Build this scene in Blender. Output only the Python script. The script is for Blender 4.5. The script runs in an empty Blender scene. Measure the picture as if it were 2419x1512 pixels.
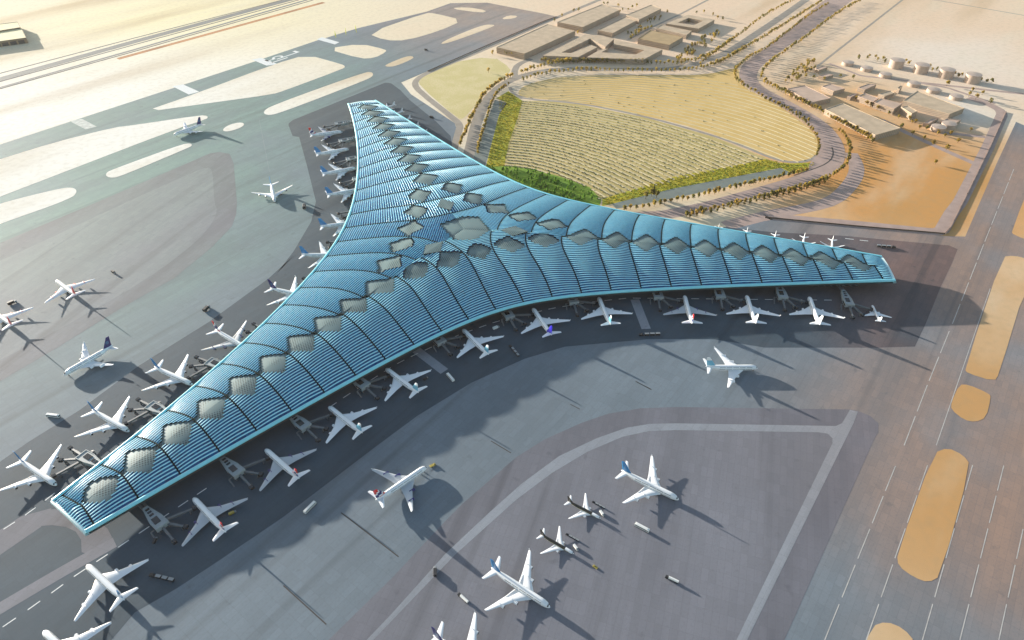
import bpy, math, random
import numpy as np
from mathutils import Vector, Matrix
random.seed(7)
SC = bpy.context.scene
COL = SC.collection
R = math.radians

# ------------------------------------------------------------------ camera
PW, PH, FPX = 2419.0, 1512.0, 1580.842
CAM = np.array([-308.2344, -932.0341, 651.0497])
YAW, PITCH, ROLL = 0.40122, 0.68985, -0.01468
def _axes():
    f = np.array([math.sin(YAW)*math.cos(PITCH), math.cos(YAW)*math.cos(PITCH), -math.sin(PITCH)])
    r = np.array([math.cos(YAW), -math.sin(YAW), 0.0]); u = np.cross(r, f)
    return f, math.cos(ROLL)*r+math.sin(ROLL)*u, -math.sin(ROLL)*r+math.cos(ROLL)*u
CF, CR, CU = _axes()
def G(x, y, z=0.0):
    """the world point at height z that the photo shows at (x, y)"""
    d = CF+(x-PW/2)/FPX*CR+(PH/2-y)/FPX*CU
    return CAM+d*((z-CAM[2])/d[2])
def crop(ox, oy, w):
    def f(x, y, z=0.0):
        k = w/2419.0
        return G((ox+x*k)*0.9565, (oy+y*k)*0.9565, z)
    return f
D = G
zA, zB, zC, zE = crop(0,0,800), crop(600,200,800), crop(1100,0,800), crop(1729,0,800)
zF, zG, zH, zI = crop(0,600,800), crop(0,1081,800), crop(700,1081,800), crop(1100,1081,800)
zJ, zK, zL = crop(1729,1081,800), crop(800,600,800), crop(1500,500,800)
zM, zN, zO, zP, zQ, zR = (crop(700,0,640), crop(1200,0,640), crop(1889,100,640),
                          crop(1889,400,640), crop(1889,700,640), crop(1400,300,640))
zV, zW = crop(930,230,200), crop(740,290,200)
zX, zY = crop(1100,980,1060), crop(0,1180,700)
def pts(f, *l, z=0.0):
    return [f(x, y, z)[:2] for x, y in l]

cam = bpy.data.cameras.new('camera'); cam.sensor_width = 36; cam.lens = 36*FPX/PW
cam.clip_start = 5; cam.clip_end = 60000
co = bpy.data.objects.new('camera', cam); COL.objects.link(co)
co.matrix_world = Matrix(((CR[0],CU[0],-CF[0],CAM[0]),(CR[1],CU[1],-CF[1],CAM[1]),(CR[2],CU[2],-CF[2],CAM[2]),(0,0,0,1)))
SC.camera = co

# ------------------------------------------------------------------ light
SUN_AZ, SUN_EL = 120.0, 9.3
w = bpy.data.worlds.new('World'); SC.world = w; w.use_nodes = True
nt = w.node_tree; nt.nodes.clear()
sky = nt.nodes.new('ShaderNodeTexSky'); sky.sky_type = 'NISHITA'; sky.sun_disc = False
sky.sun_elevation = R(SUN_EL); sky.sun_rotation = R(90-SUN_AZ) % (2*math.pi)
sky.air_density = 1.0; sky.dust_density = 1.0; sky.ozone_density = 1.0
bg = nt.nodes.new('ShaderNodeBackground'); bg.inputs['Strength'].default_value = 0.105
wo = nt.nodes.new('ShaderNodeOutputWorld')
nt.links.new(sky.outputs[0], bg.inputs[0]); nt.links.new(bg.outputs[0], wo.inputs[0])
sl = bpy.data.lights.new('sun', 'SUN'); sl.energy = 5.0; sl.angle = R(0.5); sl.color = (1.0, 0.93, 0.83)
so = bpy.data.objects.new('sun', sl); COL.objects.link(so)
sdir = Vector((math.cos(R(SUN_AZ))*math.cos(R(SUN_EL)), math.sin(R(SUN_AZ))*math.cos(R(SUN_EL)), math.sin(R(SUN_EL))))
so.rotation_euler = sdir.to_track_quat('Z', 'Y').to_euler(); so.location = sdir*3000
SC.view_settings.view_transform = 'Standard'; SC.view_settings.look = 'None'
SC.view_settings.gamma = 1.0; SC.view_settings.exposure = 1.38

# ------------------------------------------------------------------ materials
MATS = {}
def mat(name, col, rough=0.6, metal=0.0, var=0.0, vscale=0.05, spec=0.5, trans=0.0, coat=0.0):
    if name in MATS: return MATS[name]
    m = bpy.data.materials.new(name); m.use_nodes = True; MATS[name] = m
    t = m.node_tree; b = t.nodes['Principled BSDF']
    b.inputs['Base Color'].default_value = (*col, 1); b.inputs['Roughness'].default_value = rough
    b.inputs['Metallic'].default_value = metal; b.inputs['Specular IOR Level'].default_value = spec
    if coat: b.inputs['Coat Weight'].default_value = coat
    g = t.nodes.new('ShaderNodeNewGeometry')
    if var:
        n = t.nodes.new('ShaderNodeTexNoise'); n.inputs['Scale'].default_value = vscale; n.inputs['Detail'].default_value = 5
        t.links.new(g.outputs['Position'], n.inputs['Vector'])
        r = t.nodes.new('ShaderNodeMapRange'); r.inputs['From Min'].default_value = 0.3; r.inputs['From Max'].default_value = 0.7
        r.inputs['To Min'].default_value = 1-var; r.inputs['To Max'].default_value = 1+var
        t.links.new(n.outputs['Fac'], r.inputs['Value'])
        x = t.nodes.new('ShaderNodeVectorMath'); x.operation = 'SCALE'; x.inputs[0].default_value = col
        t.links.new(r.outputs[0], x.inputs['Scale']); t.links.new(x.outputs[0], b.inputs['Base Color'])
    if trans:
        tr = t.nodes.new('ShaderNodeBsdfTranslucent'); tr.inputs[0].default_value = (*[min(1, c*1.6) for c in col], 1)
        mx = t.nodes.new('ShaderNodeMixShader'); mx.inputs[0].default_value = trans
        t.links.new(b.outputs[0], mx.inputs[1]); t.links.new(tr.outputs[0], mx.inputs[2])
        t.links.new(mx.outputs[0], t.nodes['Material Output'].inputs['Surface'])
    return m

class NG:
    """small helper for ground materials that vary over the land"""
    def __init__(s, name, rough):
        s.m = bpy.data.materials.new(name); s.m.use_nodes = True; MATS[name] = s.m
        s.t = s.m.node_tree; s.b = s.t.nodes['Principled BSDF']; s.b.inputs['Roughness'].default_value = rough
        s.b.inputs['Specular IOR Level'].default_value = 0.25
        s.pos = s.t.nodes.new('ShaderNodeNewGeometry').outputs['Position']; s.cur = None
    def noise(s, scale, detail=4, sx=1.0, rot=0.0):
        mp = s.t.nodes.new('ShaderNodeMapping'); mp.vector_type = 'TEXTURE'
        mp.inputs['Rotation'].default_value = (0, 0, R(rot)); mp.inputs['Scale'].default_value = (sx, 1, 1)
        n = s.t.nodes.new('ShaderNodeTexNoise'); n.inputs['Scale'].default_value = scale; n.inputs['Detail'].default_value = detail
        s.t.links.new(s.pos, mp.inputs[0]); s.t.links.new(mp.outputs[0], n.inputs['Vector']); return n.outputs['Fac']
    def rng(s, v, a, b, c=0.0, d=1.0):
        r = s.t.nodes.new('ShaderNodeMapRange'); r.interpolation_type = 'SMOOTHSTEP'
        for k, x in zip(('From Min','From Max','To Min','To Max'), (a, b, c, d)): r.inputs[k].default_value = x
        s.t.links.new(v, r.inputs['Value']); return r.outputs[0]
    def near(s, c, r0, r1, wob=120):
        """1 within r0 of the place c, 0 beyond r1, with an uneven edge"""
        d = s.t.nodes.new('ShaderNodeVectorMath'); d.operation = 'DISTANCE'; d.inputs[1].default_value = (c[0], c[1], 0)
        s.t.links.new(s.pos, d.inputs[0])
        a = s.t.nodes.new('ShaderNodeMath'); a.operation = 'MULTIPLY_ADD'; a.inputs[1].default_value = wob
        s.t.links.new(s.noise(0.006, 5), a.inputs[0]); s.t.links.new(d.outputs['Value'], a.inputs[2])
        return s.rng(a.outputs[0], r0, r1, 1, 0)
    def mul(s, a, b):
        x = s.t.nodes.new('ShaderNodeMath'); x.operation = 'MULTIPLY'; s.t.links.new(a, x.inputs[0])
        if isinstance(b, float): x.inputs[1].default_value = b
        else: s.t.links.new(b, x.inputs[1])
        return x.outputs[0]
    def base(s, col):
        r = s.t.nodes.new('ShaderNodeRGB'); r.outputs[0].default_value = (*col, 1); s.cur = r.outputs[0]; return s
    def mix(s, fac, col, mode='MIX'):
        x = s.t.nodes.new('ShaderNodeMix'); x.data_type = 'RGBA'; x.blend_type = mode
        s.t.links.new(fac, x.inputs['Factor']); s.t.links.new(s.cur, x.inputs[6])
        x.inputs[7].default_value = (*col, 1); s.cur = x.outputs[2]; return s
    def done(s): s.t.links.new(s.cur, s.b.inputs['Base Color']); return s.m

# ------------------------------------------------------------------ objects
def tag(o, label=None, cat=None, group=None, kind=None):
    if label:
        o['label'] = label
    if cat: o['category'] = cat
    if group: o['group'] = group
    if kind: o['kind'] = kind
    return o
class MB:
    """collects faces, then links them as one mesh object"""
    def __init__(s): s.v = []; s.f = []; s.m = []; s.mats = []
    def mi(s, m):
        if m not in s.mats: s.mats.append(m)
        return s.mats.index(m)
    def face(s, P, m):
        i = len(s.v); s.v += [tuple(map(float, p)) for p in P]; s.f.append(tuple(range(i, i+len(P)))); s.m.append(s.mi(m))
    def grid(s, rows, m, close=False):
        """rows of points; m is a material or a function (row, column) -> material"""
        i = len(s.v); n = len(rows[0])
        for r in rows: s.v += [tuple(map(float, p)) for p in r]
        for a in range(len(rows)-1):
            for b in range(n if close else n-1):
                c = (b+1) % n
                s.f.append((i+a*n+b, i+a*n+c, i+(a+1)*n+c, i+(a+1)*n+b)); s.m.append(s.mi(m(a, b) if callable(m) and not isinstance(m, bpy.types.Material) else m))
    def cap(s, ring, m): s.face(ring, m)
    def box(s, c, h, m, rz=0.0, bev=0.0, top=1.0):
        """box at c with half sizes h; top tapers the upper face"""
        cs, sn = math.cos(rz), math.sin(rz)
        def T(x, y, z): return (c[0]+x*cs-y*sn, c[1]+x*sn+y*cs, c[2]+z)
        x, y, z = h
        if bev:
            e = bev
            lev = [(-z, 1-e/max(x,.01), 1-e/max(y,.01)), (-z+e, 1, 1), (z-e, top, top), (z, top-e/max(x,.01), top-e/max(y,.01))]
        else: lev = [(-z, 1, 1), (z, top, top)]
        rings = [[T(-x*a, -y*b, q), T(x*a, -y*b, q), T(x*a, y*b, q), T(-x*a, y*b, q)] for q, a, b in lev]
        s.grid(rings, m, True); s.cap(rings[0][::-1], m); s.cap(rings[-1], m)
    def beam(s, a, b, wd, ht, m):
        a = np.array(a, float); b = np.array(b, float); d = b-a; d /= np.linalg.norm(d)
        u = np.cross(d, (0, 0, 1.0) if abs(d[2]) < .999 else (0, 1.0, 0)); u /= np.linalg.norm(u); q = np.cross(u, d)
        o = [(-u*wd-q*ht)/2, (u*wd-q*ht)/2, (u*wd+q*ht)/2, (-u*wd+q*ht)/2]
        r0 = [a+x for x in o]; r1 = [b+x for x in o]
        s.grid([r0, r1], m, True); s.cap(r0[::-1], m); s.cap(r1, m)
    def cyl(s, c, r, z0, z1, m, n=16, r2=None, axis='z', mtop=None):
        r2 = r if r2 is None else r2; rings = []
        for q, rr in ((z0, r), (z1, r2)):
            ring = []
            for k in range(n):
                a = 2*math.pi*k/n; x, y = rr*math.cos(a), rr*math.sin(a)
                ring.append({'z': (c[0]+x, c[1]+y, c[2]+q), 'x': (c[0]+q, c[1]+x, c[2]+y), 'y': (c[0]+x, c[1]+q, c[2]+y)}[axis])
            rings.append(ring)
        s.grid(rings, m, True); s.cap(rings[0][::-1], m); s.cap(rings[1], mtop or m)
    def mesh(s, name, smooth=None):
        me = bpy.data.meshes.new(name); me.from_pydata(s.v, [], s.f)
        for m in s.mats: me.materials.append(m)
        me.polygons.foreach_set('material_index', s.m)
        if smooth:
            import bmesh
            bm = bmesh.new(); bm.from_mesh(me); bmesh.ops.remove_doubles(bm, verts=bm.verts, dist=0.002)
            bmesh.ops.recalc_face_normals(bm, faces=bm.faces); bm.to_mesh(me); bm.free()
            me.shade_smooth(); me.set_sharp_from_angle(angle=R(smooth))
        me.update(); return me
    def obj(s, name, parent=None, smooth=None):
        return link(name, s.mesh(name, smooth), parent)
def link(name, data, parent=None):
    o = bpy.data.objects.new(name, data); COL.objects.link(o); o.parent = parent; return o
def empty(name, loc=(0,0,0), rz=0.0):
    o = bpy.data.objects.new(name, None); COL.objects.link(o); o.location = loc; o.rotation_euler = (0, 0, rz)
    o.empty_display_size = 1; return o
def copy_tree(o, parent=None):
    c = o.copy(); COL.objects.link(c); c.parent = parent
    for ch in list(o.children): copy_tree(ch, c)
    return c
def chaikin(P, n=2, closed=True):
    P = [np.array(p[:2]) for p in P]
    for _ in range(n):
        Q = []
        N = len(P)
        for i in range(N if closed else N-1):
            a, b = P[i], P[(i+1) % N]; Q += [a*.75+b*.25, a*.25+b*.75]
        if not closed: Q = [P[0]]+Q+[P[-1]]
        P = Q
    return P
def sheet(name, P, z, m, smooth=0, kind='structure'):
    """flat sheet of ground laid at height z over its neighbour"""
    if smooth: P = chaikin(P, smooth)
    import bmesh
    bm = bmesh.new(); vs = [bm.verts.new((p[0], p[1], z)) for p in P]
    bmesh.ops.triangle_fill(bm, edges=[bm.edges.new((vs[i], vs[(i+1) % len(vs)])) for i in range(len(vs))], use_beauty=True, normal=(0,0,1))
    for f in bm.faces:
        if f.normal.z < 0: f.normal_flip()
    me = bpy.data.meshes.new(name); bm.to_mesh(me); bm.free(); me.materials.append(m)
    return tag(link(name, me), kind=kind)
def resample(P, step):
    P = np.array([p[:2] for p in P]); d = np.hypot(*np.diff(P, axis=0).T); s = np.r_[0, np.cumsum(d)]
    n = max(2, int(s[-1]/step)+1); q = np.linspace(0, s[-1], n)
    return np.stack([np.interp(q, s, P[:, 0]), np.interp(q, s, P[:, 1])], -1)
def offset(P, o):
    P = np.array(P); T = np.gradient(P, axis=0); T /= np.linalg.norm(T, axis=1)[:, None]
    return P+np.stack([-T[:, 1], T[:, 0]], -1)*o
def ribbon(name, P, wd, z, m, smooth=2, kind='structure', mb=None):
    P = resample(chaikin(P, smooth, False) if smooth else P, 12)
    a, b = offset(P, wd/2), offset(P, -wd/2)
    q = mb or MB()
    q.grid([[(x, y, z) for x, y in b], [(x, y, z) for x, y in a]], m)
    if mb is None: return tag(q.obj(name), kind=kind)
# ------------------------------------------------------------------ ground materials
OR_C = D(2150, 430)[:2]; YE_C = D(420, 40)[:2]; WH_C = D(0, 420)[:2]; PK_C = D(2000, 60)[:2]
def sand_mat(name, k=1.0):
    g = NG(name, 0.95)
    g.base((.80*k, .70*k, .50*k))
    g.mix(g.near(YE_C, 100, 900, 250), (.84*k, .75*k, .46*k))
    g.mix(g.near(D(1900, 60), 700, 1900, 300), (.76*k, .57*k, .40*k))
    g.mix(g.near(D(2050, 260), 100, 520, 200), (.66*k, .42*k, .21*k))
    g.mix(g.near(OR_C, 260, 640, 260), (.60*k, .29*k, .085*k))
    g.mix(g.near(D(2380, 1100), 200, 800, 200), (.56*k, .31*k, .12*k))
    g.mix(g.mul(g.near(zO(1880, 660), 60, 260, 130), .8), (.78*k, .72*k, .62*k))
    g.mix(g.mul(g.near(zO(1900, 200), 150, 600, 350), .7), (.80*k, .72*k, .62*k))
    g.mix(g.near(WH_C, 450, 1350, 250), (.88*k, .85*k, .76*k))
    g.mix(g.mul(g.rng(g.noise(0.0035, 6, 7, 27), .48, .70), .62), (.42*k, .27*k, .11*k))
    g.mix(g.mul(g.rng(g.noise(0.012, 6, 3, 29), .45, .75), .35), (.70*k, .62*k, .47*k))
    g.mix(g.mul(g.rng(g.noise(0.08, 5), .4, .8), .22), (.35*k, .27*k, .15*k))
    return g.done()
M_SAND = sand_mat('desert_sand')
def pave_mat(name, cl, cf, cr, streak=29, amt=.35, rough=.75):
    """concrete: green grey in the west, blue grey in the south, brown in the east, hues of the light painted in"""
    g = NG(name, rough)
    g.base(cf)
    g.mix(g.near(D(150, 450), 250, 900, 200), cl)
    g.mix(g.near(D(600, 200), 100, 700, 200), cl)
    g.mix(g.near(D(1250, 30), 200, 800, 200), tuple(a*.55+b*.45 for a, b in zip(cr, (.42,.36,.30))))
    g.mix(g.near(D(2330, 620), 150, 560, 180), cr)
    g.mix(g.near(D(2400, 420), 150, 420, 120), cr)
    g.mix(g.near(D(2450, 1150), 120, 480, 120), cr)
    g.mix(g.mul(g.rng(g.noise(0.02, 5, 14, streak), .35, .7), amt), tuple(c*.62 for c in cf))
    g.mix(g.mul(g.rng(g.noise(0.006, 5), .42, .75), .4), tuple(c*1.25 for c in cf))
    g.mix(g.mul(g.rng(g.noise(0.35, 4), .45, .75), .22), tuple(c*.6 for c in cf))
    # cast slabs: fine joints and slightly different pours
    mp = g.t.nodes.new('ShaderNodeMapping'); mp.inputs['Rotation'].default_value = (0, 0, R(-streak)); g.t.links.new(g.pos, mp.inputs[0])
    bk = g.t.nodes.new('ShaderNodeTexBrick'); bk.offset = 0; bk.inputs['Scale'].default_value = 1; bk.inputs['Brick Width'].default_value = 15; bk.inputs['Row Height'].default_value = 7.5
    bk.inputs['Mortar Size'].default_value = .16; bk.inputs['Color1'].default_value = (0,0,0,1); bk.inputs['Color2'].default_value = (.5,.5,.5,1); bk.inputs['Mortar'].default_value = (1,1,1,1)
    g.t.links.new(mp.outputs[0], bk.inputs['Vector']); g.mix(g.mul(bk.outputs['Color'], .34), tuple(c*.45 for c in cf))
    g.mix(g.mul(g.rng(g.noise(0.055, 4), .64, .74), .3), tuple(c*.45 for c in cf))
    # rubber left by wheels along the lanes
    g.mix(g.mul(g.rng(g.noise(0.03, 6, 40, streak), .55, .74), .45), tuple(c*.35 for c in cf))
    return g.done()
M_PAVE = pave_mat('airfield_concrete', (.205,.325,.28), (.178,.220,.252), (.36,.24,.18))
M_APRON = pave_mat('apron_asphalt', (.115,.145,.15), (.056,.088,.115), (.24,.145,.12), amt=.45)
M_REMOTE = pave_mat('remote_apron_asphalt', (.205,.24,.235), (.180,.182,.208), (.215,.182,.19), streak=48, amt=.45)
M_REMOTE_IN = pave_mat('remote_stand_asphalt', (.25,.30,.285), (.205,.208,.234), (.235,.205,.21), streak=48, amt=.4)
M_STRIPE = pave_mat('taxi_stripe_concrete', (.27,.34,.33), (.285,.305,.335), (.33,.30,.30), amt=.2)
M_ROAD = mat('road_asphalt', (.40,.29,.245), .85, var=.12, vscale=.05)
M_ROADG = mat('grey_road_asphalt', (.31,.27,.22), .85, var=.12, vscale=.05)
M_WHITE = mat('road_paint', (.72,.74,.72), .7, var=.12, vscale=.4)
M_LINE = mat('taxi_line_paint', (.52,.49,.45), .75, var=.2, vscale=.1)
M_FADED = mat('worn_paint', (.46,.50,.46), .8, var=.25, vscale=.12)
M_DARKLINE = mat('kerb_and_shadow_line', (.06,.055,.05), .9)  # dark kerbs and barriers, also the painted shadow lines

# ------------------------------------------------------------------ the land
desert = MB(); Rg = 16000.0
desert.face([(-Rg,-Rg,0),(Rg,-Rg,0),(Rg,Rg,0),(-Rg,Rg,0)], M_SAND)
tag(desert.obj('desert_ground'), kind='structure')

lw = pts(zA, (0,1080), (1900,460))
back = lw[0]+(lw[0]-lw[1])*1.2
brow = pts(zJ, (640,1512), (1310,0))
air = [back] + pts(zA, (0,1080), (950,770), (1900,460), (2360,305)) + pts(zM, (700,262), (1340,108), (1560,30), (1900,25), (2419,125))
air += pts(zN, (660,155)) + pts(zM, (1330,672), (1100,770), (1190,880), (1600,1150), (1615,1200), (1585,1400))
air += [np.array((0., 0.))] + pts(zR, (1480,985), (1850,905)) + pts(zP, (0,528), (880,612), (1700,692), (1870,697), (2170,0)) + pts(zO, (2345,760), (2419,792))
air += pts(D, (2750, 420), (3100, 1512)) + pts(D, (2900,2100), (1200,2300), (-300,2100), (-1500,1400))
sheet('airfield_pavement', air, .05, M_PAVE)

# terminal apron, darker
ap = pts(zM, (50,1150), (90,1120), (950,772), (1005,778), (1090,840), (1180,935), (1420,1130), (1560,1270), (1580,1400)) + [np.array((0., 0.))]
ap += pts(zR, (1480,985)) + pts(zP, (60,655), (740,690), (1720,780), (1800,815), (1740,960), (1640,1170)) + pts(zQ, (1500,380), (1400,590), (1050,600), (0,600))
ap += pts(zL, (800,1022), (0,1020)) + pts(zK, (2419,720), (1800,775), (1500,865), (1100,1045), (700,1290), (400,1512)) + pts(zY, (2419,335), (1850,720), (1500,950), (1150,1150), (950,1386), (700,1700), (-800,1900), (-1300,900), (-500,250))
ap += pts(zG, (0,180), (200,40)) + pts(zF, (600,1245), (1040,915), (1560,590), (2000,270), (2200,90))
ap += pts(zB, (250,1440), (380,1270), (510,1050), (545,900), (480,640), (420,420), (370,410), (340,330))
sheet('terminal_apron', ap, .10, M_APRON)

# tip lane of the west wing and the lower service lane
ribbon('service_lane', pts(zY, (-500,1400), (0,1115), (500,820), (980,550)), 15, .16, M_REMOTE_IN, 0)
sheet('tip_stand', pts(zY, (440,230), (760,360), (900,400), (975,545), (700,690), (690,480), (520,400), (230,420)), .14, M_REMOTE, 1)
sheet('tip_stand', pts(zY, (-300,640), (180,330), (440,260), (350,420), (0,660), (-300,900)), .13, M_REMOTE, 0)

# remote apron at the lower right
up = ((-300,1220), (0,885), (250,650), (430,490), (640,335), (850,235), (1020,175), (1150,153), (1300,150), (2200,165), (2235,150), (2280,74))
lo = ((1250,2150), (1640,1372), (2180,265), (2182,235), (2155,208), (2100,200), (1300,188), (1150,193), (1000,225), (800,310), (600,430), (400,580), (55,890), (-300,1260), (-1300,2300))
out = ((-1200,1900), (-300,1020), (0,700), (100,600), (250,470), (400,340), (560,240), (760,150), (920,95), (1100,65), (1300,58), (1600,62), (2280,72), (2325,80), (2395,108), (2440,150), (2440,200), (2419,235), (1910,1372), (1550,2150))
sheet('remote_apron', pts(zX, *out), .10, M_REMOTE)
sheet('taxi_stripe', pts(zX, (-1320,2290), *up, (2325,84), (2300,150), (1700,1372), (1330,2150), *lo), .15, M_STRIPE)
sheet('remote_stands', pts(zX, *[(x+(3 if x > 1500 else 0), y) for x, y in lo], ), .13, M_REMOTE_IN)

# remote apron at the upper left
la = pts(zA, (-300,1960), (0,1815), (720,1512), (1570,1145), (1640,1135), (1715,1150), (1745,1220), (1770,1512)) + pts(D, (558,505), (548,535), (500,585)) + pts(zF, (1300,265), (900,490), (400,800), (0,1035), (-300,1180))
sheet('remote_apron', la, .10, M_REMOTE, 0)
li = pts(zA, (-300,2080), (200,1860), (900,1530), (1500,1260), (1570,1250), (1590,1300), (1600,1512)) + pts(D, (515,500), (490,545), (430,600)) + pts(zF, (1050,300), (600,560), (0,880), (-300,1020))
sheet('remote_stands', li, .13, M_REMOTE_IN, 1)

# sand islands between the taxiways
isl = [
 (pts(zA, (-260,1270), (0,1190), (400,1065), (850,952), (1000,935), (1500,860), (1555,868), (1545,890), (1320,962), (0,1470), (-260,1570)), 1),
 (pts(zA, (795,1290), (790,1315), (830,1330), (900,1318), (1380,1115), (1440,1088), (1420,1068), (1335,1085), (830,1270)), 2),
 (pts(D, (-120,522), (0,480), (138,446), (172,442), (184,452), (168,470), (0,529), (-120,575)), 2),
 (pts(zA, (1655,975), (1700,935), (1790,912), (1830,925), (1800,955), (1700,985)), 2),
 (pts(D, (620,264), (645,248), (860,171), (880,170), (882,180), (860,191), (660,268), (630,273)), 2),
 (pts(zA, (1050,842), (1400,722), (2040,482), (2290,408)) + pts(zM, (545,600), (580,622), (550,645), (0,850)) + pts(zA, (2030,706), (1580,768)), 1),
 (pts(zM, (400,455), (720,408), (955,462), (960,485), (850,543), (720,548)), 1),
 (pts(zM, (940,610), (1130,530), (1205,522), (1220,545), (1050,618), (970,625)), 2),
 (pts(zM, (780,312), (1330,120), (1410,124), (1680,190), (1450,292), (1150,378), (950,378)), 1),
 (pts(zM, (1450,402), (1850,232), (1975,230), (1960,250), (1510,415)), 2),
 (pts(zM, (1540,78), (1720,66), (1905,100), (1850,122)), 1),
 (pts(zM, (2025,182), (2100,142), (2195,150), (2150,175)), 1),
 (pts(zP, (2215,885), (2330,875), (2450,905)) + pts(D, (2470,640)) + pts(zQ, (2430,40), (2185,850), (2140,915), (1890,838), (1865,800)), 1),
 (pts(zQ, (1815,945), (1900,945), (2095,1030), (2110,1070), (2065,1255), (1965,1295), (1860,1275), (1740,1180), (1740,1110)), 1),
 (pts(zJ, (1745,115), (1850,75), (1965,130), (2020,205), (1795,1035), (1705,1082), (1600,1045), (1480,960), (1470,870)), 1),
 (pts(zJ, (1280,1410), (1390,1372), (1520,1425), (1610,1530), (1480,2000), (1200,2000), (1180,1700)), 1),
 (pts(zP, (2560,0), (2300,650), (2320,680), (2560,770)), 1),
]
M_ISL = sand_mat('island_sand', .98)
for P, n in isl: sheet('sand_island', P, .18, M_ISL, n)

# ------------------------------------------------------------------ painted marks
for q in (((1880,445),(1950,432),(2078,480),(1990,490)), ((1288,645),(1365,630),(1488,685),(1410,706)), ((520,905),(612,888),(722,945),(640,966))):
    sheet('runway_marking', pts(zA, *q), .12, M_WHITE if q[0][0] > 600 else M_FADED)
sheet('runway_marking', pts(zM, (310,368),(360,348),(522,395),(480,415)), .12, M_WHITE)
def letters(txt, a, b, size_ratio, m):
    """painted letters whose base line runs from a to b"""
    cu = bpy.data.curves.new('runway_letters', 'FONT'); cu.body = txt; cu.align_x = 'CENTER'; cu.align_y = 'CENTER'
    o = bpy.data.objects.new('tmp', cu); COL.objects.link(o); bpy.context.view_layer.update()
    me = bpy.data.meshes.new_from_object(o.evaluated_get(bpy.context.evaluated_depsgraph_get())); bpy.data.objects.remove(o)
    o = link('runway_marking', me); me.materials.clear(); me.materials.append(m)
    xs = [v.co.x for v in me.vertices]; wd = max(xs)-min(xs)
    d = b-a; L = math.hypot(*d); k = L/wd
    o.scale = (k, k*size_ratio, 1); o.rotation_euler = (0, 0, math.atan2(d[1], d[0])); c = (a+b)/2
    o.location = (c[0], c[1], .12); return tag(o, kind='structure')
# read by a pilot rolling west along the runway
p0 = zA(2075,440)[:2]; rw = np.array((math.cos(R(209)), math.sin(R(209)))); side = np.array((-rw[1], rw[0]))
letters('15', p0+side*20, p0-side*20, 1.5, M_WHITE)
p1 = zA(2152,408)[:2]
letters('L', p1+side*11, p1-side*11, 2.2, M_WHITE)

def dashes(name, P, on, off, wd, z, m):
    P = np.array(P); s = np.r_[0, np.cumsum(np.hypot(*np.diff(P, axis=0).T))]; q = MB(); x = 0
    at = lambda t: np.array((np.interp(t, s, P[:, 0]), np.interp(t, s, P[:, 1])))
    while x+on < s[-1]:
        a, b = at(x), at(x+on); d = (b-a)/np.linalg.norm(b-a); u = np.array((-d[1], d[0]))*wd/2
        q.face([(*(a-u), z), (*(b-u), z), (*(b+u), z), (*(a+u), z)], m); x += on+off
    return tag(q.obj(name), kind='structure')
def cline(f, *l): return resample(pts(f, *l), 10)
for l in (((930,1512),(1520,62)), ((1240,1512),(1750,60)), ((1660,1512),(2085,30)), ((1940,1512),(2320,0)), ((2230,1512),(2419,650))):
    dashes('taxiway_marking', cline(zJ, *l), 45, 9, .9, .12, M_LINE)
dashes('taxiway_marking', cline(zQ, (1300,1512), (1500,990), (1740,400)), 60, 10, 1.0, .12, M_LINE)
dashes('taxiway_marking', cline(zP, (1750,1512), (2070,700), (2350,0)), 60, 10, 1.0, .12, M_LINE)
dashes('taxiway_marking', cline(zQ, (1600,1512), (1800,900), (2120,0)), 400, 2, .9, .12, M_LINE)
dashes('taxiway_marking', cline(zO, (2200,1512), (2419,1020)), 400, 2, .9, .12, M_LINE)
dashes('taxiway_marking', cline(zF, (0,1340), (480,1060), (1000,720), (1400,400), (1700,170), (1950,-60)), 900, 2, .7, .12, M_STRIPE)
dashes('taxiway_marking', cline(zA, (1970,1000), (2010,1230), (2040,1400)), 300, 2, .7, .12, M_STRIPE)
dashes('taxiway_marking', cline(zB, (120,280), (180,560), (200,690)), 300, 2, .7, .12, M_STRIPE)
dashes('taxiway_marking', cline(zB, (0,1310), (120,1200), (200,1060), (235,950)), 300, 2, .6, .12, M_STRIPE)
dashes('apron_marking', cline(zY, (-200,1420), (0,1290), (250,1120), (500,940), (650,830), (850,700), (1180,480), (1500,265), (1800,65)), 12, 11, 1.3, .17, M_WHITE)
dashes('apron_marking', cline(zY, (30,440), (180,345), (290,265), (380,200), (480,120)), 12, 11, 1.3, .17, M_WHITE)
dashes('apron_marking', resample(np.array(pts(zK, (40,1230), (170,1140), (540,905), (680,835), (1000,690), (1280,590), (1700,490), (2000,440), (2300,410)) + pts(zL, (180,715), (680,720), (1130,725), (1690,730))), 10), 12, 11, 1.3, .17, M_WHITE)
dashes('apron_marking', cline(zP, (750,715), (1050,748)), 14, 10, 1.6, .17, M_WHITE)
for a, b in (((430,560),(860,890)), ((0,1105),(320,1395)), ((1550,25),(1700,115))):  # cast shadows of tail fins drawn as thin dark strips
    ribbon('painted_fin_shadow', pts(zH, a, b), 1.3, .13, M_DARKLINE, 0)
for a, b in (((1840,1205),(1910,1242)), ((2335,1040),(2440,1090))):
    ribbon('painted_fin_shadow', pts(zK, a, b), 1.2, .13, M_DARKLINE, 0)
ribbon('painted_fin_shadow', pts(zL, (210,1335), (330,1400)), 1.2, .13, M_DARKLINE, 0)
for a, b in (((205,725),(290,945)), ):
    ribbon('stand_lane', pts(zL, a, b), 14, .14, M_STRIPE, 0)
ribbon('stand_lane', pts(zK, (690,800), (900,960)), 14, .14, M_STRIPE, 0)

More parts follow.
